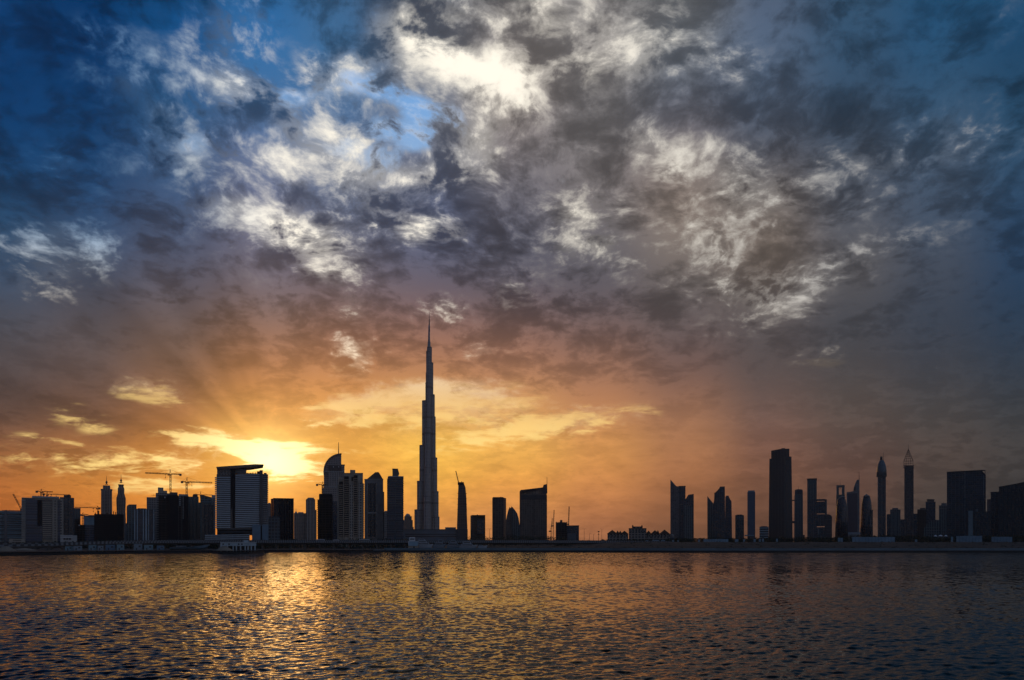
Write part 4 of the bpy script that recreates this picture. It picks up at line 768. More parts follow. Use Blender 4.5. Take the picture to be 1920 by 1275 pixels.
t.prof('facade', [(1731, None), (1733, 990), (1738, 982), (1746, 976), (1756, 974.6), (1762, 975.4), (1764, None)], 0, 34, F_TEALV); t.bands('floor_band', 1736, 1762, [988, 994, 999], 0.9, -0.9, 1, SLATE)
t = Thing('office_tower', 'stepped teal tower half hidden by the left edge of the wide glass block', 'building', 1769, 1950)
t.box('facade', 1760.6, 1780, 948, None, 0, 30, F_TEALV); t.box('crown', 1765, 1775, 943.4, 948, 4, 20, SLATE); t.bands('cornice', 1760.2, 1780, [947.6, 953], 1.2, -0.9, 1, SLATE); t.mast('mast', 1769, 943.6, 1769, 940.6, 8, 0.9)
t = Thing('glass_block', 'wide blue glass office block with an open corner frame on its roof', 'building', 1812, 1300)
t.prof('facade', [(1775.4, None), (1775.4, 885.4), (1809.4, 883.4), (1809.4, None)], 0, 36, F_NAVY); t.prof('facade', [(1809.4, None), (1809.4, 883.6), (1840.6, 882), (1840.6, 890), (1848.4, 890.6), (1848.4, None)], 1.4, 38, F_DBLUE)
t.prof('roof_edge', [(1775, 884.6), (1841, 881), (1847.6, 881), (1847.6, 882.4), (1841, 882.6), (1775, 886.2)], -1.2, 6, DARK); t.box('frame_post', 1846.4, 1847.6, 882.2, 890.4, 1.6, 3, DARK); t.box('frame_post', 1840.6, 1841.8, 882.2, 890.4, 1.6, 3, DARK)
t.box('rib', 1808.6, 1809.8, 884, None, -0.9, 2, plain('pale_rib', (0.11,0.14,0.16), 0.5)); t.box('rib', 1843.4, 1844.8, 891, None, 0.4, 3, plain('pale_rib', (0.11,0.14,0.16), 0.5)); t.bands('floor_band', 1811, 1840, ar(912, 950, 6), 0.6, 0.6, 2, BLUEG)
t = Thing('office_block', 'low dark block with one pale vertical strip in front of the wide glass block', 'building', 1836, 1180)
t.box('facade', 1824, 1858, 959, None, 0, 28, F_DARKV); t.box('facade', 1810, 1816, 962, None, 1, 24, DARK); t.box('pale_strip', 1815.4, 1824, 957.6, None, -0.8, 22, plain('pale_strip', (0.17,0.22,0.235), 0.6)); t.box('roof_plant', 1829, 1834, 954.4, 959, 6, 14, SLATE)
t = Thing('office_tower', 'black flat-topped tower left of the sloping-roofed block at the right edge', 'building', 1864, 1250)
t.box('facade', 1857.6, 1876, 922.6, None, 0, 30, F_DARKV); t.box('roof_parapet', 1857.2, 1876, 922, 923.4, -0.8, 20, DARK); t.box('side_wing', 1850.6, 1858, 936, 958.8, 8, 24, BRONZE if False else plain('sky_gap_pink', (0.26,0.2,0.18), 0.7))  # pink block is no wing: it stands in for sky between the towers
t = Thing('slab_tower', 'broad black block with a roof rising to the right, at the right edge', 'building', 1910, 1150)
t.prof('facade', [(1873, None), (1873, 913.4), (1905, 907.6), (1935, 901), (1960, 901), (1960, None)], 0, 40, F_DARKV); t.fins('rib', ar(1876, 1918, 7), 0.8, 916, None, -1.0, 0.6, DARK); t.prof('roof_edge', [(1872.6, 913.8), (1872.6, 912.6), (1905, 906.8), (1935, 900.2), (1935, 901.4), (1905, 908)], -1.2, 8, DARK)

# ------------------------------------------------------------------ tower cranes
def crane(label, px, ybase, yjib, xjib, xcounter, yapex, Y, w=2.0, tb=0.42):
    t = Thing('tower_crane', label, 'crane', px, Y, 'tower cranes'); d = 14; cx = t.x(px, d); zj = t.z(yjib, px, d); za = t.z(yapex, px, d)
    z0 = t.z(ybase, px, d) if ybase else -3.0
    bm = bmesh.new(); add_lattice(bm, (cx, d, z0), (cx, d, zj-1.5), w, tb, max(4, int((zj-z0)/w/1.2))); t.part('mast', bm, CRANEY)
    bm = bmesh.new(); e = t.x(xjib, d); s = 1 if e > cx else -1; add_lattice(bm, (cx+s*w*0.6, d, zj), (e, d, zj), w*0.62, tb*0.8, max(6, int(abs(e-cx)/2.2))); jb = t.part('jib', bm, CRANEY)
    bm = bmesh.new(); c = t.x(xcounter, d); add_lattice(bm, (cx-s*w*0.6, d, zj), (c, d, zj), w*0.6, tb*0.8, 5); cj = t.part('counter_jib', bm, CRANEY)
    bm = bmesh.new(); add_box(bm, min(c, c+s*3.2), max(c, c+s*3.2), d-1.1, d+1.1, zj-2.4, zj+0.8); t.part('counterweight', bm, CONC, parent=cj)
    bm = bmesh.new(); add_box(bm, cx-w*0.75, cx+w*0.75, d-w*0.75, d+w*0.75, zj-2.2, zj-0.6); add_box(bm, cx+s*w*0.8, cx+s*w*1.6, d-1.4, d-0.2, zj-2.6, zj-0.7); t.part('cab', bm, STEEL)
    bm = bmesh.new(); add_bar(bm, (cx-w*0.4, d, zj), (cx+s*0.6, d, za), 0.55); add_bar(bm, (cx+w*0.4, d, zj), (cx+s*0.6, d, za), 0.55); af = t.part('apex_frame', bm, CRANEY)
    bm = bmesh.new(); add_bar(bm, (cx+s*0.6, d, za), (cx+(e-cx)*0.55, d, zj+w*0.4), 0.22); add_bar(bm, (cx+s*0.6, d, za), (c+s*2, d, zj+w*0.4), 0.22); t.part('tie_bar', bm, STEEL, parent=af)
    bm = bmesh.new(); h = cx+(e-cx)*0.2; add_box(bm, h-0.9, h+0.9, d-0.7, d+0.7, zj-1.4, zj-0.6); add_bar(bm, (h, d, zj-1.2), (h, d, zj-5.5), 0.3); add_box(bm, h-0.5, h+0.5, d-0.4, d+0.4, zj-6.6, zj-5.4); t.part('trolley', bm, STEEL, parent=jb)
crane('tower crane with its long arm to the left, highest over the black unfinished tower', 319.6, 923, 888.6, 272, 340.5, 880, 1030, 2.4, 0.5)
crane('tower crane with its long arm to the right, left of the striped building', 350, 929, 903.4, 398, 339, 895, 1030, 2.4, 0.5)
crane('small distant crane whose thin arm touches the striped building', 376, 934, 927.6, 398, 362, 921, 1300, 1.6)
crane('higher of the two small cranes above the wide beige apartment block', 77, 931, 921.4, 99, 66.5, 916.6, 1080, 1.8, 0.5)
crane('lower of the two small cranes above the wide beige apartment block, arm to the right', 88, 931, 926.4, 129, 79.5, 922.6, 1090, 1.5, 0.4)
crane('thin crane reaching left from the black netted building', 183.6, 963, 952.2, 140, 188.5, 948.6, 1040, 1.5, 0.4)
crane('tiny crane over the low blue-green block', 155, None, 965, 166, 151, 960.8, 1200, 2.0, 0.5)
crane('crane with a stubby counter arm against the left side of the curved tower', 604.4, 928, 908.6, 612, 592.5, 903, 1075, 1.8, 0.5)
def luffing(label, px, ybase, p, q, Y, w=1.5, tb=0.4):
    t = Thing('luffing_crane', label, 'crane', px, Y, 'luffing cranes'); d = 16
    a = Vector((t.x(p[0], d), d, t.z(p[1], p[0], d))); b = Vector((t.x(q[0], d), d, t.z(q[1], q[0], d))); s = -1 if b.x < a.x else 1
    z0 = t.z(ybase, px, d) if ybase else -3.0
    bm = bmesh.new(); add_lattice(bm, (a.x, d, z0), (a.x, d, a.z), w*1.2, tb, max(3, int((a.z-z0)/2.5))); t.part('mast', bm, CRANEY)
    bm = bmesh.new(); add_lattice(bm, a, b, w, tb, max(6, int((b-a).length/2.0))); t.part('jib', bm, CRANEY)
    bm = bmesh.new(); add_box(bm, a.x-s*4.5, a.x+s*1.0, d-1.2, d+1.2, a.z-2.2, a.z) if s > 0 else add_box(bm, a.x-1.0, a.x+4.5, d-1.2, d+1.2, a.z-2.2, a.z); t.part('counterweight', bm, STEEL)
    bm = bmesh.new(); add_bar(bm, (a.x-s*2.5, d, a.z), (a.x-s*1.2, d, a.z+5), 0.4); add_bar(bm, (a.x-s*1.2, d, a.z+5), a.lerp(b, 0.8), 0.18); t.part('apex_frame', bm, STEEL)
luffing('crane arm leaning up to the left behind the wide beige apartment block', 40, None, (39.4, 954), (24.6, 926), 1100, 1.7, 0.45)
luffing('steep crane arm on top of the slim bulging tower', 860, 905, (859.8, 905), (854.6, 883), 2080, 2.2, 0.7)
luffing('taller of the two upright crane arms left of the ragged dark block', 1037.4, None, (1037.6, 985), (1039, 956), 1250, 1.4, 0.4)
luffing('shorter of the two upright crane arms left of the ragged dark block', 1033.4, None, (1033.4, 995), (1035.6, 971.6), 1280, 1.4, 0.4)
luffing('upright crane arm above the low flat-roofed slate block', 1065.8, 986, (1066, 982), (1067.2, 949.6), 1255, 1.5, 0.5)

# ------------------------------------------------------------------ the long road bridge on the left and middle
BR = [(-260,1027.5,520),(-80,1025.6,570),(0,1024,605),(100,1022,650),(200,1018.6,690),(300,1017,720),(480,1016.9,750),(760,1016.6,785),(1000,1016.8,810),(1140,1017.2,830),(1262,1018.6,850)]
def bridge_at(px):
    xs = [b[0] for b in BR]; return wpt(px, float(np.interp(px, xs, [b[1] for b in BR])), float(np.interp(px, xs, [b[2] for b in BR])))
br = bpy.data.objects.new('road_bridge', None); COL.objects.link(br); br.location = (bridge_at(480).x, bridge_at(480).y, 3.0)
tag(br, 'long low road bridge on piers from the left edge to the brown houses', 'bridge')
def swept(name, sec, mat, x0=-260, x1=1262, n=90, parent=br):
    bm = bmesh.new(); rows = []
    for px in np.linspace(x0, x1, n):
        c = bridge_at(px); rows.append([bm.verts.new((c.x-br.location.x, c.y+a-br.location.y, c.z+b-br.location.z)) for a, b in sec])
    q = len(sec)
    for a, b in zip(rows, rows[1:]):
        for i in range(q): bm.faces.new((a[i], a[(i+1) % q], b[(i+1) % q], b[i]))
    bm.faces.new(rows[0]); bm.faces.new(rows[-1][::-1]); return link(name, bm, mat, parent)
swept('deck', [(0,0),(14,0),(14,-1.0),(11,-2.3),(3,-2.3),(0,-0.9)], plain('bridge_concrete', (0.13,0.125,0.12), 0.85))
mb_, tt, pp = principled('parapet_panels'); xx, yy, zz = tt.xyz(tt.node('ShaderNodeTexCoord').outputs['Object'])
tt.put(pp.inputs['Base Color'], tt.mix(tt.m('LESS_THAN', tt.m('FRACT', tt.m('DIVIDE', xx, 2.3)), 0.5), (0.05,0.05,0.052,1), (0.20,0.205,0.21,1))); pp.inputs['Roughness'].default_value = 0.7
swept('parapet', [(-0.35,-0.5),(-0.35,1.25),(0.0,1.25),(0.0,-0.5)], mb_); swept('parapet', [(13.9,0.02),(13.9,2.6),(14.2,2.6),(14.2,0.02)], mb_)
swept('handrail', [(-0.28,1.75),(-0.28,1.95),(-0.1,1.95),(-0.1,1.75)], STEEL)
bm = bmesh.new()
for px in np.linspace(-255, 1255, 420):
    c = bridge_at(px)-br.location; add_box(bm, c.x-0.07, c.x+0.07, c.y-0.26, c.y-0.12, c.z+1.25, c.z+1.8)
o = link('rail_post', bm, STEEL, br); o['kind'] = 'stuff'
for px in list(np.arange(-240, 760, 27.0))+list(np.arange(770, 1200, 30.0)):
    c = bridge_at(px); g = float(ground_z((px-CX)/F, c.y)); bm = bmesh.new(); L = c-br.location
    add_box(bm, L.x-0.7, L.x+0.7, L.y+4, L.y+10, g-1.5-br.location.z, L.z-2.1); add_box(bm, L.x-1.0, L.x+1.0, L.y+2, L.y+12, L.z-3.0, L.z-2.2); link('pier', bm, plain('bridge_pier', (0.13,0.12,0.11), 0.9), br)

# ------------------------------------------------------------------ vehicles on the bridge
def bus(px, L, H, label, body, name='bus', cat='bus'):
    c = bridge_at(px); e = bpy.data.objects.new(name, None); COL.objects.link(e); e.location = (c.x, c.y+4, c.z+0.004); tag(e, label, cat)
    tang = bridge_at(px+4)-bridge_at(px-4); e.rotation_euler = (0, 0, math.atan2(tang.y, tang.x))
    def prt(n, bm, mt): return link(n, bm, mt, e)
    bm = bmesh.new(); add_prism(bm, [(-L/2,-1.25,0.45),(L/2,-1.25,0.45),(L/2,1.25,0.45),(-L/2,1.25,0.45)], [(-L/2+0.15,-1.15,H),(L/2-0.25,-1.15,H),(L/2-0.25,1.15,H),(-L/2+0.15,1.15,H)]); prt('body', bm, body)
    bm = bmesh.new(); add_box(bm, -L/2+0.6, L/2-0.7, -1.32, 1.32, H*0.52, H*0.78); prt('window_strip', bm, DGLASS)
    bm = bmesh.new(); add_box(bm, L/2-0.35, L/2+0.03, -1.05, 1.05, H*0.45, H*0.85); prt('windscreen', bm, DGLASS)
    for x in (-L/2+1.8, L/2-2.0):
        for y in (-1.2, 1.2):
            bm = bmesh.new(); n = 14
            add_prism(bm, [(x+0.5*math.cos(a), y-0.16, 0.5+0.5*math.sin(a)) for a in [i*2*math.pi/n for i in range(n)]], [(x+0.5*math.cos(a), y+0.16, 0.5+0.5*math.sin(a)) for a in [i*2*math.pi/n for i in range(n)]]); prt('wheel', bm, BLACK)
bus(599, 9.5, 3.3, 'grey bus with a dark window strip on the bridge below the jagged unfinished tower', plain('bus_grey', (0.42,0.42,0.44), 0.35))
bus(682, 11.5, 3.4, 'pale green-grey bus on the bridge between the balcony tower and the pyramid-roofed tower', plain('bus_pale', (0.36,0.41,0.42), 0.35))
bus(628, 6.5, 2.9, 'small white van on the bridge in front of the curved tower', plain('van_white', (0.5,0.5,0.5), 0.3), 'van', 'van')
bus(772, 6.8, 5.6, 'tall white lorry on the bridge above the pale roadside cabin', plain('lorry_white', (0.72,0.74,0.75), 0.35), 'lorry', 'lorry')

# ------------------------------------------------------------------ things on the bank
def gz_at(px, Y): return float(ground_z((px-CX)/F, Y))
def heap(x0, x1, ytop, Y, label):
    c = wpt((x0+x1)/2, 1030, Y); g = gz_at((x0+x1)/2, Y); w = (x1-x0)/F*Y/2; h = CAMZ+(HZ-ytop)/F*Y-g; bm = bmesh.new(); rows = []
    for i in range(9):
        r = i/8; rows.append([bm.verts.new((w*r*math.cos(a)*(1+0.10*math.sin(3*a+w)), 0.7*w*r*math.sin(a), h*(1-r**1.5)+0.10*h*math.sin(5*a+4*r)*(r > 0)*(1-r)-0.3*(i == 8))) for a in [j*2*math.pi/24 for j in range(24)]])
    for a, b in zip(rows, rows[1:]):
        for j in range(24): bm.faces.new((a[j], a[(j+1) % 24], b[(j+1) % 24], b[j]))
    bmesh.ops.remove_doubles(bm, verts=bm.verts, dist=0.001)
    o = link('sand_heap', bm, SAND, None, True); o.location = (c.x, Y, g); tag(o, label, 'sand heap', 'sand heaps on the bank')
heap(-8, 30, 1024, 560, 'tall sand heap on the bank at the far left edge'); heap(20, 70, 1027.8, 590, 'long low sand heap right of the tall one at the left edge'); heap(404, 436, 1024, 590, 'tawny sand heap beside the small white waterside house')
def cabin(x0, x1, yt, Y, mat, label, group='cabins and containers under the bridge'):
    g = gz_at((x0+x1)/2, Y); t = Thing('site_cabin', label, 'cabin', (x0+x1)/2, Y, group, base=g)
    t.box('shell', x0, x1, yt, None, 0, 4, mat); w = x1-x0; zt = t.z(yt); xa, xb = t.x(x0), t.x(x1)
    bm = bmesh.new(); add_box(bm, xa-0.15, xb+0.15, -0.2, 4.2, zt, zt+0.2); t.part('roof', bm, SLATE)
    bm = bmesh.new(); add_box(bm, xa+0.25*(xb-xa), xa+0.25*(xb-xa)+0.9, -0.06, 0.05, 0.1, min(2.1, zt*0.8)); t.part('door', bm, DARK)
    bm = bmesh.new(); add_box(bm, xa+0.55*(xb-xa), xa+0.8*(xb-xa), -0.05, 0.05, zt*0.45, zt*0.75); t.part('window', bm, DGLASS)
TC = plain('container_teal', (0.17,0.26,0.29), 0.6); GC = plain('container_grey', (0.20,0.24,0.27), 0.6); BC = plain('container_blue', (0.10,0.17,0.24), 0.6)
cabin(122, 137, 1024.4, 600, TC, 'left half of the pair of teal containers at the waterside on the left'); cabin(137.6, 154, 1023.6, 600, GC, 'grey-teal container right of the teal one, by the sand heaps')
cabin(166, 181, 1022, 625, TC, 'dark teal cabin under the bridge, first of the long row'); cabin(183, 194, 1023, 625, GC, 'small grey cabin second in the long row under the bridge'); cabin(198, 216, 1021.4, 630, BC, 'wide blue cabin in the middle of the long row under the bridge'); cabin(219, 233, 1020.8, 630, TC, 'teal cabin at the right end of the long row, before the dark gap')
cabin(251, 267, 1019.8, 645, GC, 'grey cabin just right of the dark gap under the bridge'); cabin(270, 287, 1021.6, 645, TC, 'teal cabin right of the grey one below the white-ribbed block'); cabin(294, 308, 1023, 645, BC, 'low blue cabin left of the barge')
def hull(name, x0, x1, yt, ybow, Y, label, cat, mat, decks=(), side=1, extra=None):
    g = gz_at((x0+x1)/2, Y); t = Thing(name, label, cat, (x0+x1)/2, Y, None, base=g); xa, xb = t.x(x0), t.x(x1); zt, zb = t.z(yt), t.z(ybow); L = xb-xa; bw = min(5.5, L*0.16); bm = bmesh.new(); rows = []
    for i in range(17):
        u = i/16; v = u if side > 0 else 1-u; wd = bw*(1-max(0, (v-0.45)/0.55)**2.2)+0.05; top = zt+(zb-zt)*max(0, (v-0.3)/0.7)**1.6; keel = 0.25+max(0, (v-0.75)/0.25)**2*(top-0.6)
        cy = 6.0; x = xa+L*u; rows.append([bm.verts.new(q) for q in ((x, cy, keel), (x, cy-wd*0.75, keel+0.35*(top-keel)), (x, cy-wd, top), (x, cy+wd, top), (x, cy+wd*0.75, keel+0.35*(top-keel)))])
    for a, b in zip(rows, rows[1:]):
        for j in range(5): bm.faces.new((a[j], a[(j+1) % 5], b[(j+1) % 5], b[j]))
    bm.faces.new(rows[0]); bm.faces.new(rows[-1][::-1]); t.part('hull', bm, mat)
    for i, (a, b, y0, y1) in enumerate(decks):
        cd = t.prof('cabin_deck', [(a, y1), (a+(0.8 if side < 0 else 0.2), y0), (b-(2.4 if side > 0 else 0.2), y0), (b, y1)], 6-bw*(0.8-0.15*i), 6+bw*(0.8-0.15*i), mat)
        t.box('window_strip', a+1.2, b-2.6, y0+(y1-y0)*0.30, y0+(y1-y0)*0.75, 6-bw*(0.8-0.15*i)-0.12, 6+bw*(0.8-0.15*i)+0.12, DGLASS, parent=cd)
    for x, y0, y1 in (extra or ()): t.mast('mast', x, y1, x, y0, 6, 0.35, STEEL)
    bm = bmesh.new()
    for u in (0.2, 0.4, 0.6, 0.75): add_box(bm, xa+L*u-0.3, xa+L*u+0.3, 6-bw*0.55, 6+bw*0.55, -0.5, zt*0.35)
    t.part('cradle', bm, CONC)
YW = plain('gelcoat', (0.34,0.36,0.38), 0.35, grain=0.06); YG = plain('gelcoat_grey', (0.20,0.23,0.26), 0.4, grain=0.06)
hull('barge', 318, 394, 1026, 1020.5, 640, 'long low blue-grey barge with an upswept right end on the bank', 'barge', plain('barge_blue', (0.13,0.19,0.24), 0.6), ((330, 350, 1023.4, 1026),), 1)
hull('motor_yacht', 785, 812, 1021.2, 1019.5, 690, 'white three-deck motor yacht ashore right of the pale roadside cabin', 'yacht', YW, ((784.5, 806, 1017.6, 1021.2), (784.5, 801, 1013.8, 1017.6), (785, 798, 1010.4, 1013.8)), 1, ((790, 1006, 1010.4),))
hull('motor_yacht', 811, 836, 1022, 1019, 700, 'dark blue-grey yacht with a tall upright cabin in the middle of the yacht row', 'yacht', YG, ((815, 832, 1017, 1022), (822, 832, 1011.4, 1017)), 1, ((826, 1004, 1011.4),))
hull('motor_yacht', 838, 866, 1022.4, 1019.8, 700, 'grey flush-decked yacht with a low bridge, right of the blue-grey yacht', 'yacht', YG, ((841, 860, 1017.6, 1022.4), (845, 856, 1013, 1017.6)), 1)
hull('motor_yacht', 861, 896, 1023.6, 1021, 695, 'long white yacht with two sleek striped decks, last big one of the row', 'yacht', YW, ((865, 888, 1019.6, 1023.6), (868, 884, 1015.4, 1019.6)), 1, ((876, 1010, 1015.4),))
hull('motor_boat', 896, 914, 1024, 1022.2, 690, 'small white speedboat at the right end of the yacht row', 'boat', YW, ((898, 906, 1021.6, 1024),), 1)
t = Thing('roadside_cabin', 'pale blue cabin with a beige base left of the yachts', 'cabin', 775, 680, base=gz_at(775, 680))
t.box('base', 765.5, 784, 1023.4, None, 0, 8, BEIGE); t.box('shell', 766.5, 783.6, 1015, 1023.4, -0.6, 8, plain('cabin_blue', (0.25,0.36,0.42), 0.6)); t.box('roof', 766, 784.2, 1014.4, 1015, -1.0, 8.4, WHITE); t.box('corner_post', 765.8, 767, 1015.2, 1023, -0.8, 0.4, WHITE); t.box('doorway', 775, 777.4, 1024.6, None, -0.15, 1, BLACK)
t = Thing('waterside_house', 'low white waterside house with a raised centre and open arcade', 'house', 447, 615, base=gz_at(447, 615))
WH = plain('house_white', (0.34,0.40,0.42), 0.7)
t.box('wall', 413, 480.4, 1017.4, 1023.6, 0, 14, WH); t.box('tower', 456.4, 466, 1012.8, 1017.4, 3, 9, WH); t.box('back_wall', 434, 480, 1023.6, None, 5, 12, DARK)
t.box('roof_edge', 412.6, 480.8, 1016.8, 1017.4, -0.4, 14.3, WHITE)
for x in (413, 425, 436, 442, 450, 458.6, 464, 470, 477): t.box('column', x, x+2.4, 1023.6, None, 0.2, 1.6, WH)
for x in (417, 428, 446, 452): t.box('window', x, x+3, 1019, 1021.6, -0.1, 0.2, DGLASS)

# hoardings and tents in front of the right-hand tree line
PAN = plain('hoarding_panel', (0.22,0.31,0.37), 0.6, grain=0.3, scale=0.1)
def hoarding(x0, x1, yt, n, label, Y=890, mat=PAN, yb=None):
    g = gz_at((x0+x1)/2, Y); t = Thing('hoarding', label, 'hoarding', (x0+x1)/2, Y, 'pale hoardings along the right bank', base=g); w = (x1-x0)/n
    for i in range(n): t.box('panel', x0+i*w+0.18, x0+(i+1)*w-0.18, yt+random.uniform(-0.25, 0.25), None, 0, 0.25, mat)
    for i in range(n+1): t.box('post', x0+i*w-0.14, x0+i*w+0.14, yt+0.4, None, -0.2, 0.5, SLATE)
hoarding(1598, 1678, 1006.8, 13, 'longest pale hoarding, below the domed tower on the right'); hoarding(1793, 1841.6, 1004.8, 8, 'pale hoarding below the wide glass office block'); hoarding(1859, 1898, 1006.6, 7, 'pale hoarding nearest the right edge')
hoarding(1571, 1580.6, 1008.4, 2, 'short two-panel hoarding left of the longest one'); hoarding(1319, 1365.6, 1010.6, 9, 'pale hoarding below the notched dark tower'); hoarding(1223, 1236, 1012.4, 3, 'small hoarding below the rightmost brown houses, left one of two'); hoarding(1239.6, 1247, 1012.4, 2, 'small hoarding below the rightmost brown houses, right one of two')
def kiosk(x0, x1, yt, label, Y=880):
    g = gz_at((x0+x1)/2, Y); t = Thing('sign_board', label, 'board', (x0+x1)/2, Y, 'upright boards along the right bank', base=g); t.box('board', x0, x1, yt, 1017.4, 0, 0.35, PAN); t.box('leg', x0+0.3, x0+0.8, 1017.4, None, 0.05, 0.3, STEEL); t.box('leg', x1-0.8, x1-0.3, 1017.4, None, 0.05, 0.3, STEEL)
for x0, x1, y, l in ((1210.4, 1216, 1013, 'pale board below the left brown houses'), (1260, 1264, 1012.4, 'pale board below the small domed tank'), (1270, 1272.6, 1012.8, 'narrow beige board below the knife-edged tower'), (1309, 1312.4, 1011.4, 'pale board left of the hoarding below the notched tower'), (1378, 1384.6, 1011, 'squarish pale board below the short block with clipped roof corners'), (1393.4, 1397, 1010.8, 'pale board below the bright blue tower'), (1413, 1417, 1010.6, 'narrow board right under the bright blue tower'), (1423, 1426.4, 1010.4, 'left of the two narrow boards below the squat teal block'), (1428.8, 1432.4, 1010, 'right of the two narrow boards below the squat teal block'), (1455, 1458.6, 1010, 'single narrow board below the tallest dark tower on the right'), (1783, 1787, 1006.4, 'narrow board left of the hoarding under the glass office block'), (1715.6, 1720, 1011.6, 'small white board below the lattice-topped tower')): kiosk(x0, x1, y, l)
for x, y, w, l in ((1754, 1004.4, 3.4, 'leftmost of the three white tent peaks over the dark trees'), (1763.6, 1004, 4.2, 'middle and widest white tent peak over the dark trees'), (1773.6, 1004.2, 3.0, 'rightmost white tent peak beside the wide glass block')):
    t = Thing('tent', l, 'tent', x, 1010, 'white tents behind the trees', base=10.0); bm = bmesh.new(); hw = t.m(w); cx = t.x(x); n = 10; zc = t.z(y-1.6); ze = t.z(y+1.2)
    add_prism(bm, [(cx+hw*math.cos(a), 6+hw*math.sin(a), ze) for a in [i*2*math.pi/n for i in range(n)]], [(cx+0.06*math.cos(a), 6+0.06*math.sin(a), zc) for a in [i*2*math.pi/n for i in range(n)]]); t.part('canopy', bm, WHITE)
    bm = bmesh.new(); add_bar(bm, (cx, 6, -1), (cx, 6, zc), 0.2); t.part('pole', bm, STEEL)

# lamp posts and floodlight masts
def post(px, yt, Y, label, two=False, base=None, group='lamp posts along the bridge'):
    c = wpt(px, yt, Y); g = base if base is not None else bridge_at(px).z; e = bpy.data.objects.new('lamp_post', None); COL.objects.link(e); e.location = (c.x, Y, g); tag(e, label, 'lamp post', group)
    h = c.z-g; bm = bmesh.new(); n = 8
    add_prism(bm, [(0.24*math.cos(a), 0.24*math.sin(a), -0.3) for a in [i*math.pi/4 for i in range(n)]], [(0.12*math.cos(a), 0.12*math.sin(a), h) for a in [i*math.pi/4 for i in range(n)]]); link('pole', bm, STEEL, e)
    for s in ((-1, 1) if two else (1,)):
        bm = bmesh.new(); add_bar(bm, (0, 0, h-0.1), (s*1.6, 0, h+0.15), 0.12); am = link('arm', bm, STEEL, e); bm = bmesh.new(); add_box(bm, min(s*1.4, s*2.3), max(s*1.4, s*2.3), -0.2, 0.2, h+0.05, h+0.22); link('lamp_head', bm, SLATE, am)
post(1095.4, 991.5, 840, 'tall thin lamp post left of the floodlight mast', True); post(1128.4, 991.8, 845, 'tall thin lamp post just right of the floodlight mast', True); post(1105, 1000.5, 836, 'short lamp post between the tall one and the floodlight mast'); post(1113, 1001, 838, 'shortest lamp post, nearest the floodlight mast on its left')
post(918, 991, 815, 'lamp post in the sky gap left of the tall plain slab', True); post(1351.4, 976, 900, 'pale tall pole standing in front of the notched dark tower', False, 9.5, 'tall poles on the right bank')
t = Thing('floodlight_mast', 'floodlight mast with two round lamp clusters against the sky', 'mast', 1122.4, 1150)
t.mast('pole', 1122.4, 1016, 1122.4, 997, 5, 0.9); t.lathe('lamp_ring', 1122.4, [(995.8, 0.5), (996.2, 1.9), (997.4, 1.9), (997.8, 0.6)], 5, STEEL, 14); t.lathe('lamp_ring', 1122.4, [(1000.6, 0.5), (1001, 1.3), (1002, 1.3), (1002.4, 0.5)], 5, STEEL, 14)

# ------------------------------------------------------------------ dark tree belts that read as one mass
LEAF, tt, pp = principled('dusk_foliage'); on = tt.noise(tt.node('ShaderNodeTexCoord').outputs['Object'], 0.25, 4, 0.6)[0]
tt.put(pp.inputs['Base Color'], tt.mix(tt.rng(on, 0.35, 0.65), (0.012,0.018,0.010,1), (0.05,0.06,0.03,1))); pp.inputs['Roughness'].default_value = 0.9
def belt(x0, x1, Y, tops, seed, step=3.6, depth=22, label=None):
    r_ = random.Random(seed); bm = bmesh.new(); x = x0
    while x < x1:
        yt = np.interp(x, [a for a, _ in tops], [b for _, b in tops]); Yy = Y+r_.uniform(0, depth); g = gz_at(x, Yy)-0.5; c = wpt(x, yt+r_.uniform(-0.9, 2.2), Yy); H = max(c.z-g, 1.5); R = min(H*0.55, r_.uniform(2.2, 4.2))
        add_bar(bm, (c.x, Yy, g), (c.x+r_.uniform(-.5,.5), Yy, g+H*0.6), 0.35)
        for _ in range(90):
            a, b = r_.uniform(0, 6.283), r_.uniform(-1, 1); q = (1-b*b)**.5; rr = R*r_.uniform(0.35, 1.0)**0.5
            p = Vector((c.x+rr*q*math.cos(a)*1.25, Yy+rr*q*math.sin(a), g+H*0.52+b*H*0.48*r_.uniform(.75,1)))
            s = r_.uniform(0.45, 0.95); u = Vector((r_.uniform(-1,1), r_.uniform(-1,1), r_.uniform(-1,1))).normalized()*s; w = u.cross(Vector((r_.uniform(-1,1), r_.uniform(-1,1), r_.uniform(-1,1)))).normalized()*s
            bm.faces.new([bm.verts.new(p-u), bm.verts.new(p+w*0.7), bm.verts.new(p+u), bm.verts.new(p-w*0.7)])
        x += step*r_.uniform(0.5, 1.3)
    me = bpy.data.meshes.new('tree_belt'); bm.to_mesh(me); bm.free(); me.materials.append(LEAF)
    o = bpy.data.objects.new('tree_belt', me); COL.objects.link(o); tag(o, label, 'trees', None, 'stuff')
belt(1262, 1990, 925, [(1262,1008),(1320,1009),(1330,1007),(1400,1008.5),(1480,1006),(1560,1006.5),(1620,1002.6),(1700,1003),(1760,1006.4),(1850,1003),(1990,1001)], 3, label='dark tree belt at the feet of the right-hand towers')
belt(1130, 1275, 980, [(1130,1011.5),(1200,1011),(1275,1009)], 4, label='low dark shrubs at the feet of the brown houses')
belt(876, 1060, 1000, [(876,1006),(905,1004.6),(940,1006),(960,1002.6),(1000,1005),(1060,1006)], 5, label='dark trees behind the bridge below the bronze slab and pointed arch')
belt(-200, 500, 800, [(-200,1017),(0,1017.5),(110,1015),(200,1012.6),(480,1012)], 6, label='dark trees behind the bridge on the left')
belt(484, 770, 840, [(484,1011.5),(770,1009)], 7, label='dark trees behind the bridge in the middle')
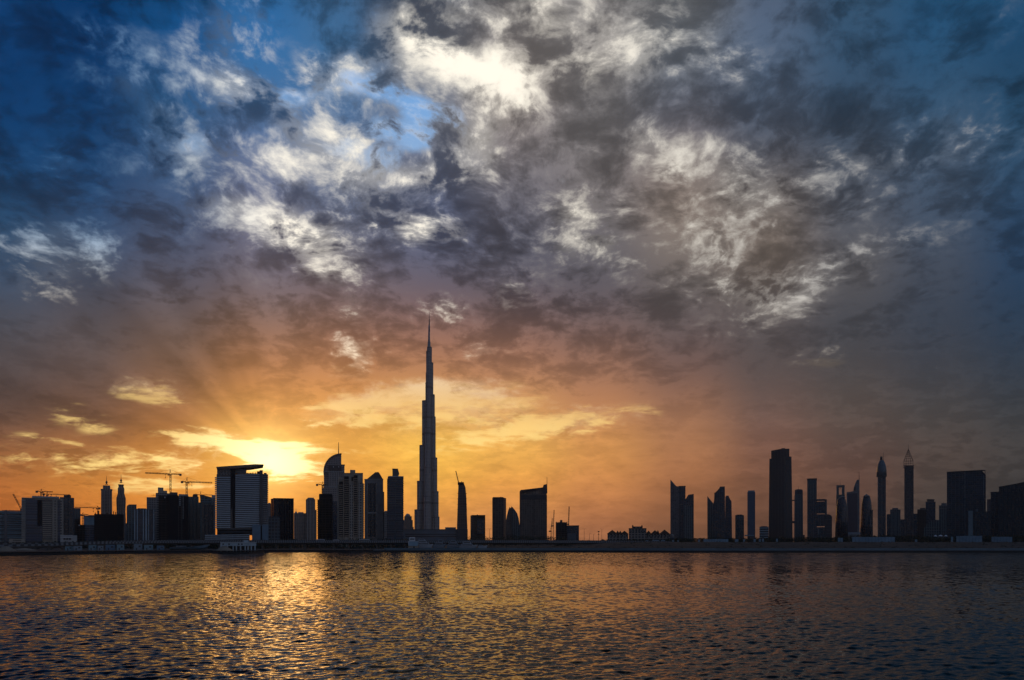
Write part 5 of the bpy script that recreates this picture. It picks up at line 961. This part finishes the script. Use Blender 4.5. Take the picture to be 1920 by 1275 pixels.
belt(1044, 1140, 900, [(1044,1012.6),(1140,1012.6)], 8, label='low dark bushes behind the bridge left of the brown houses')
# scrub on the open sandy bank
r_ = random.Random(12); bm = bmesh.new()
for _ in range(420):
    px = r_.uniform(905, 2000); Yy = shore_Y((px-CX)/F)+14+r_.random()**0.8*190; c = wpt(px, 1020, Yy); g = gz_at(px, Yy); R = r_.uniform(0.4, 1.7)
    for _ in range(26):
        a = r_.uniform(0, 6.283); q = r_.random()**.5*R; p = Vector((c.x+q*math.cos(a)*1.5, Yy+q*math.sin(a), g+r_.uniform(0.05, 1.0)*R*0.8*(1.1-q/R))); s_ = r_.uniform(.15, .4)
        u = Vector((r_.uniform(-1,1), r_.uniform(-1,1), r_.uniform(-1,1))).normalized()*s_; w = u.cross(Vector((0.3, r_.uniform(-1,1), 1))).normalized()*s_
        bm.faces.new([bm.verts.new(p-u), bm.verts.new(p+w), bm.verts.new(p+u), bm.verts.new(p-w)])
me = bpy.data.meshes.new('scrub'); bm.to_mesh(me); bm.free(); me.materials.append(LEAF); o = bpy.data.objects.new('scrub', me); COL.objects.link(o); tag(o, 'low dark scrub scattered over the sandy right bank', 'scrub', None, 'stuff')

# ------------------------------------------------------------------ evening haze: one closed box of even air round everything
bm = bmesh.new(); add_box(bm, -7000, 7000, -400, 3600, -3.0, 900.0)
hz, tt, _p = principled('evening_air'); tt.n.clear()
vol = tt.node('ShaderNodeVolumePrincipled'); vol.inputs['Color'].default_value = (0.94, 0.93, 0.94, 1); vol.inputs['Density'].default_value = 3.2e-5; vol.inputs['Anisotropy'].default_value = 0.45
ou = tt.node('ShaderNodeOutputMaterial'); tt.l.new(vol.outputs[0], ou.inputs['Volume'])
o = link('haze', bm, hz); o['kind'] = 'stuff'
SC.cycles.max_bounces = 8; SC.cycles.volume_bounces = 0
SC.cycles.use_denoising = True
SC.cycles.denoiser = 'OPENIMAGEDENOISE'
SC.cycles.denoising_input_passes = 'RGB_ALBEDO_NORMAL'
SC.cycles.denoising_prefilter = 'ACCURATE'
SC.cycles.use_adaptive_sampling = False
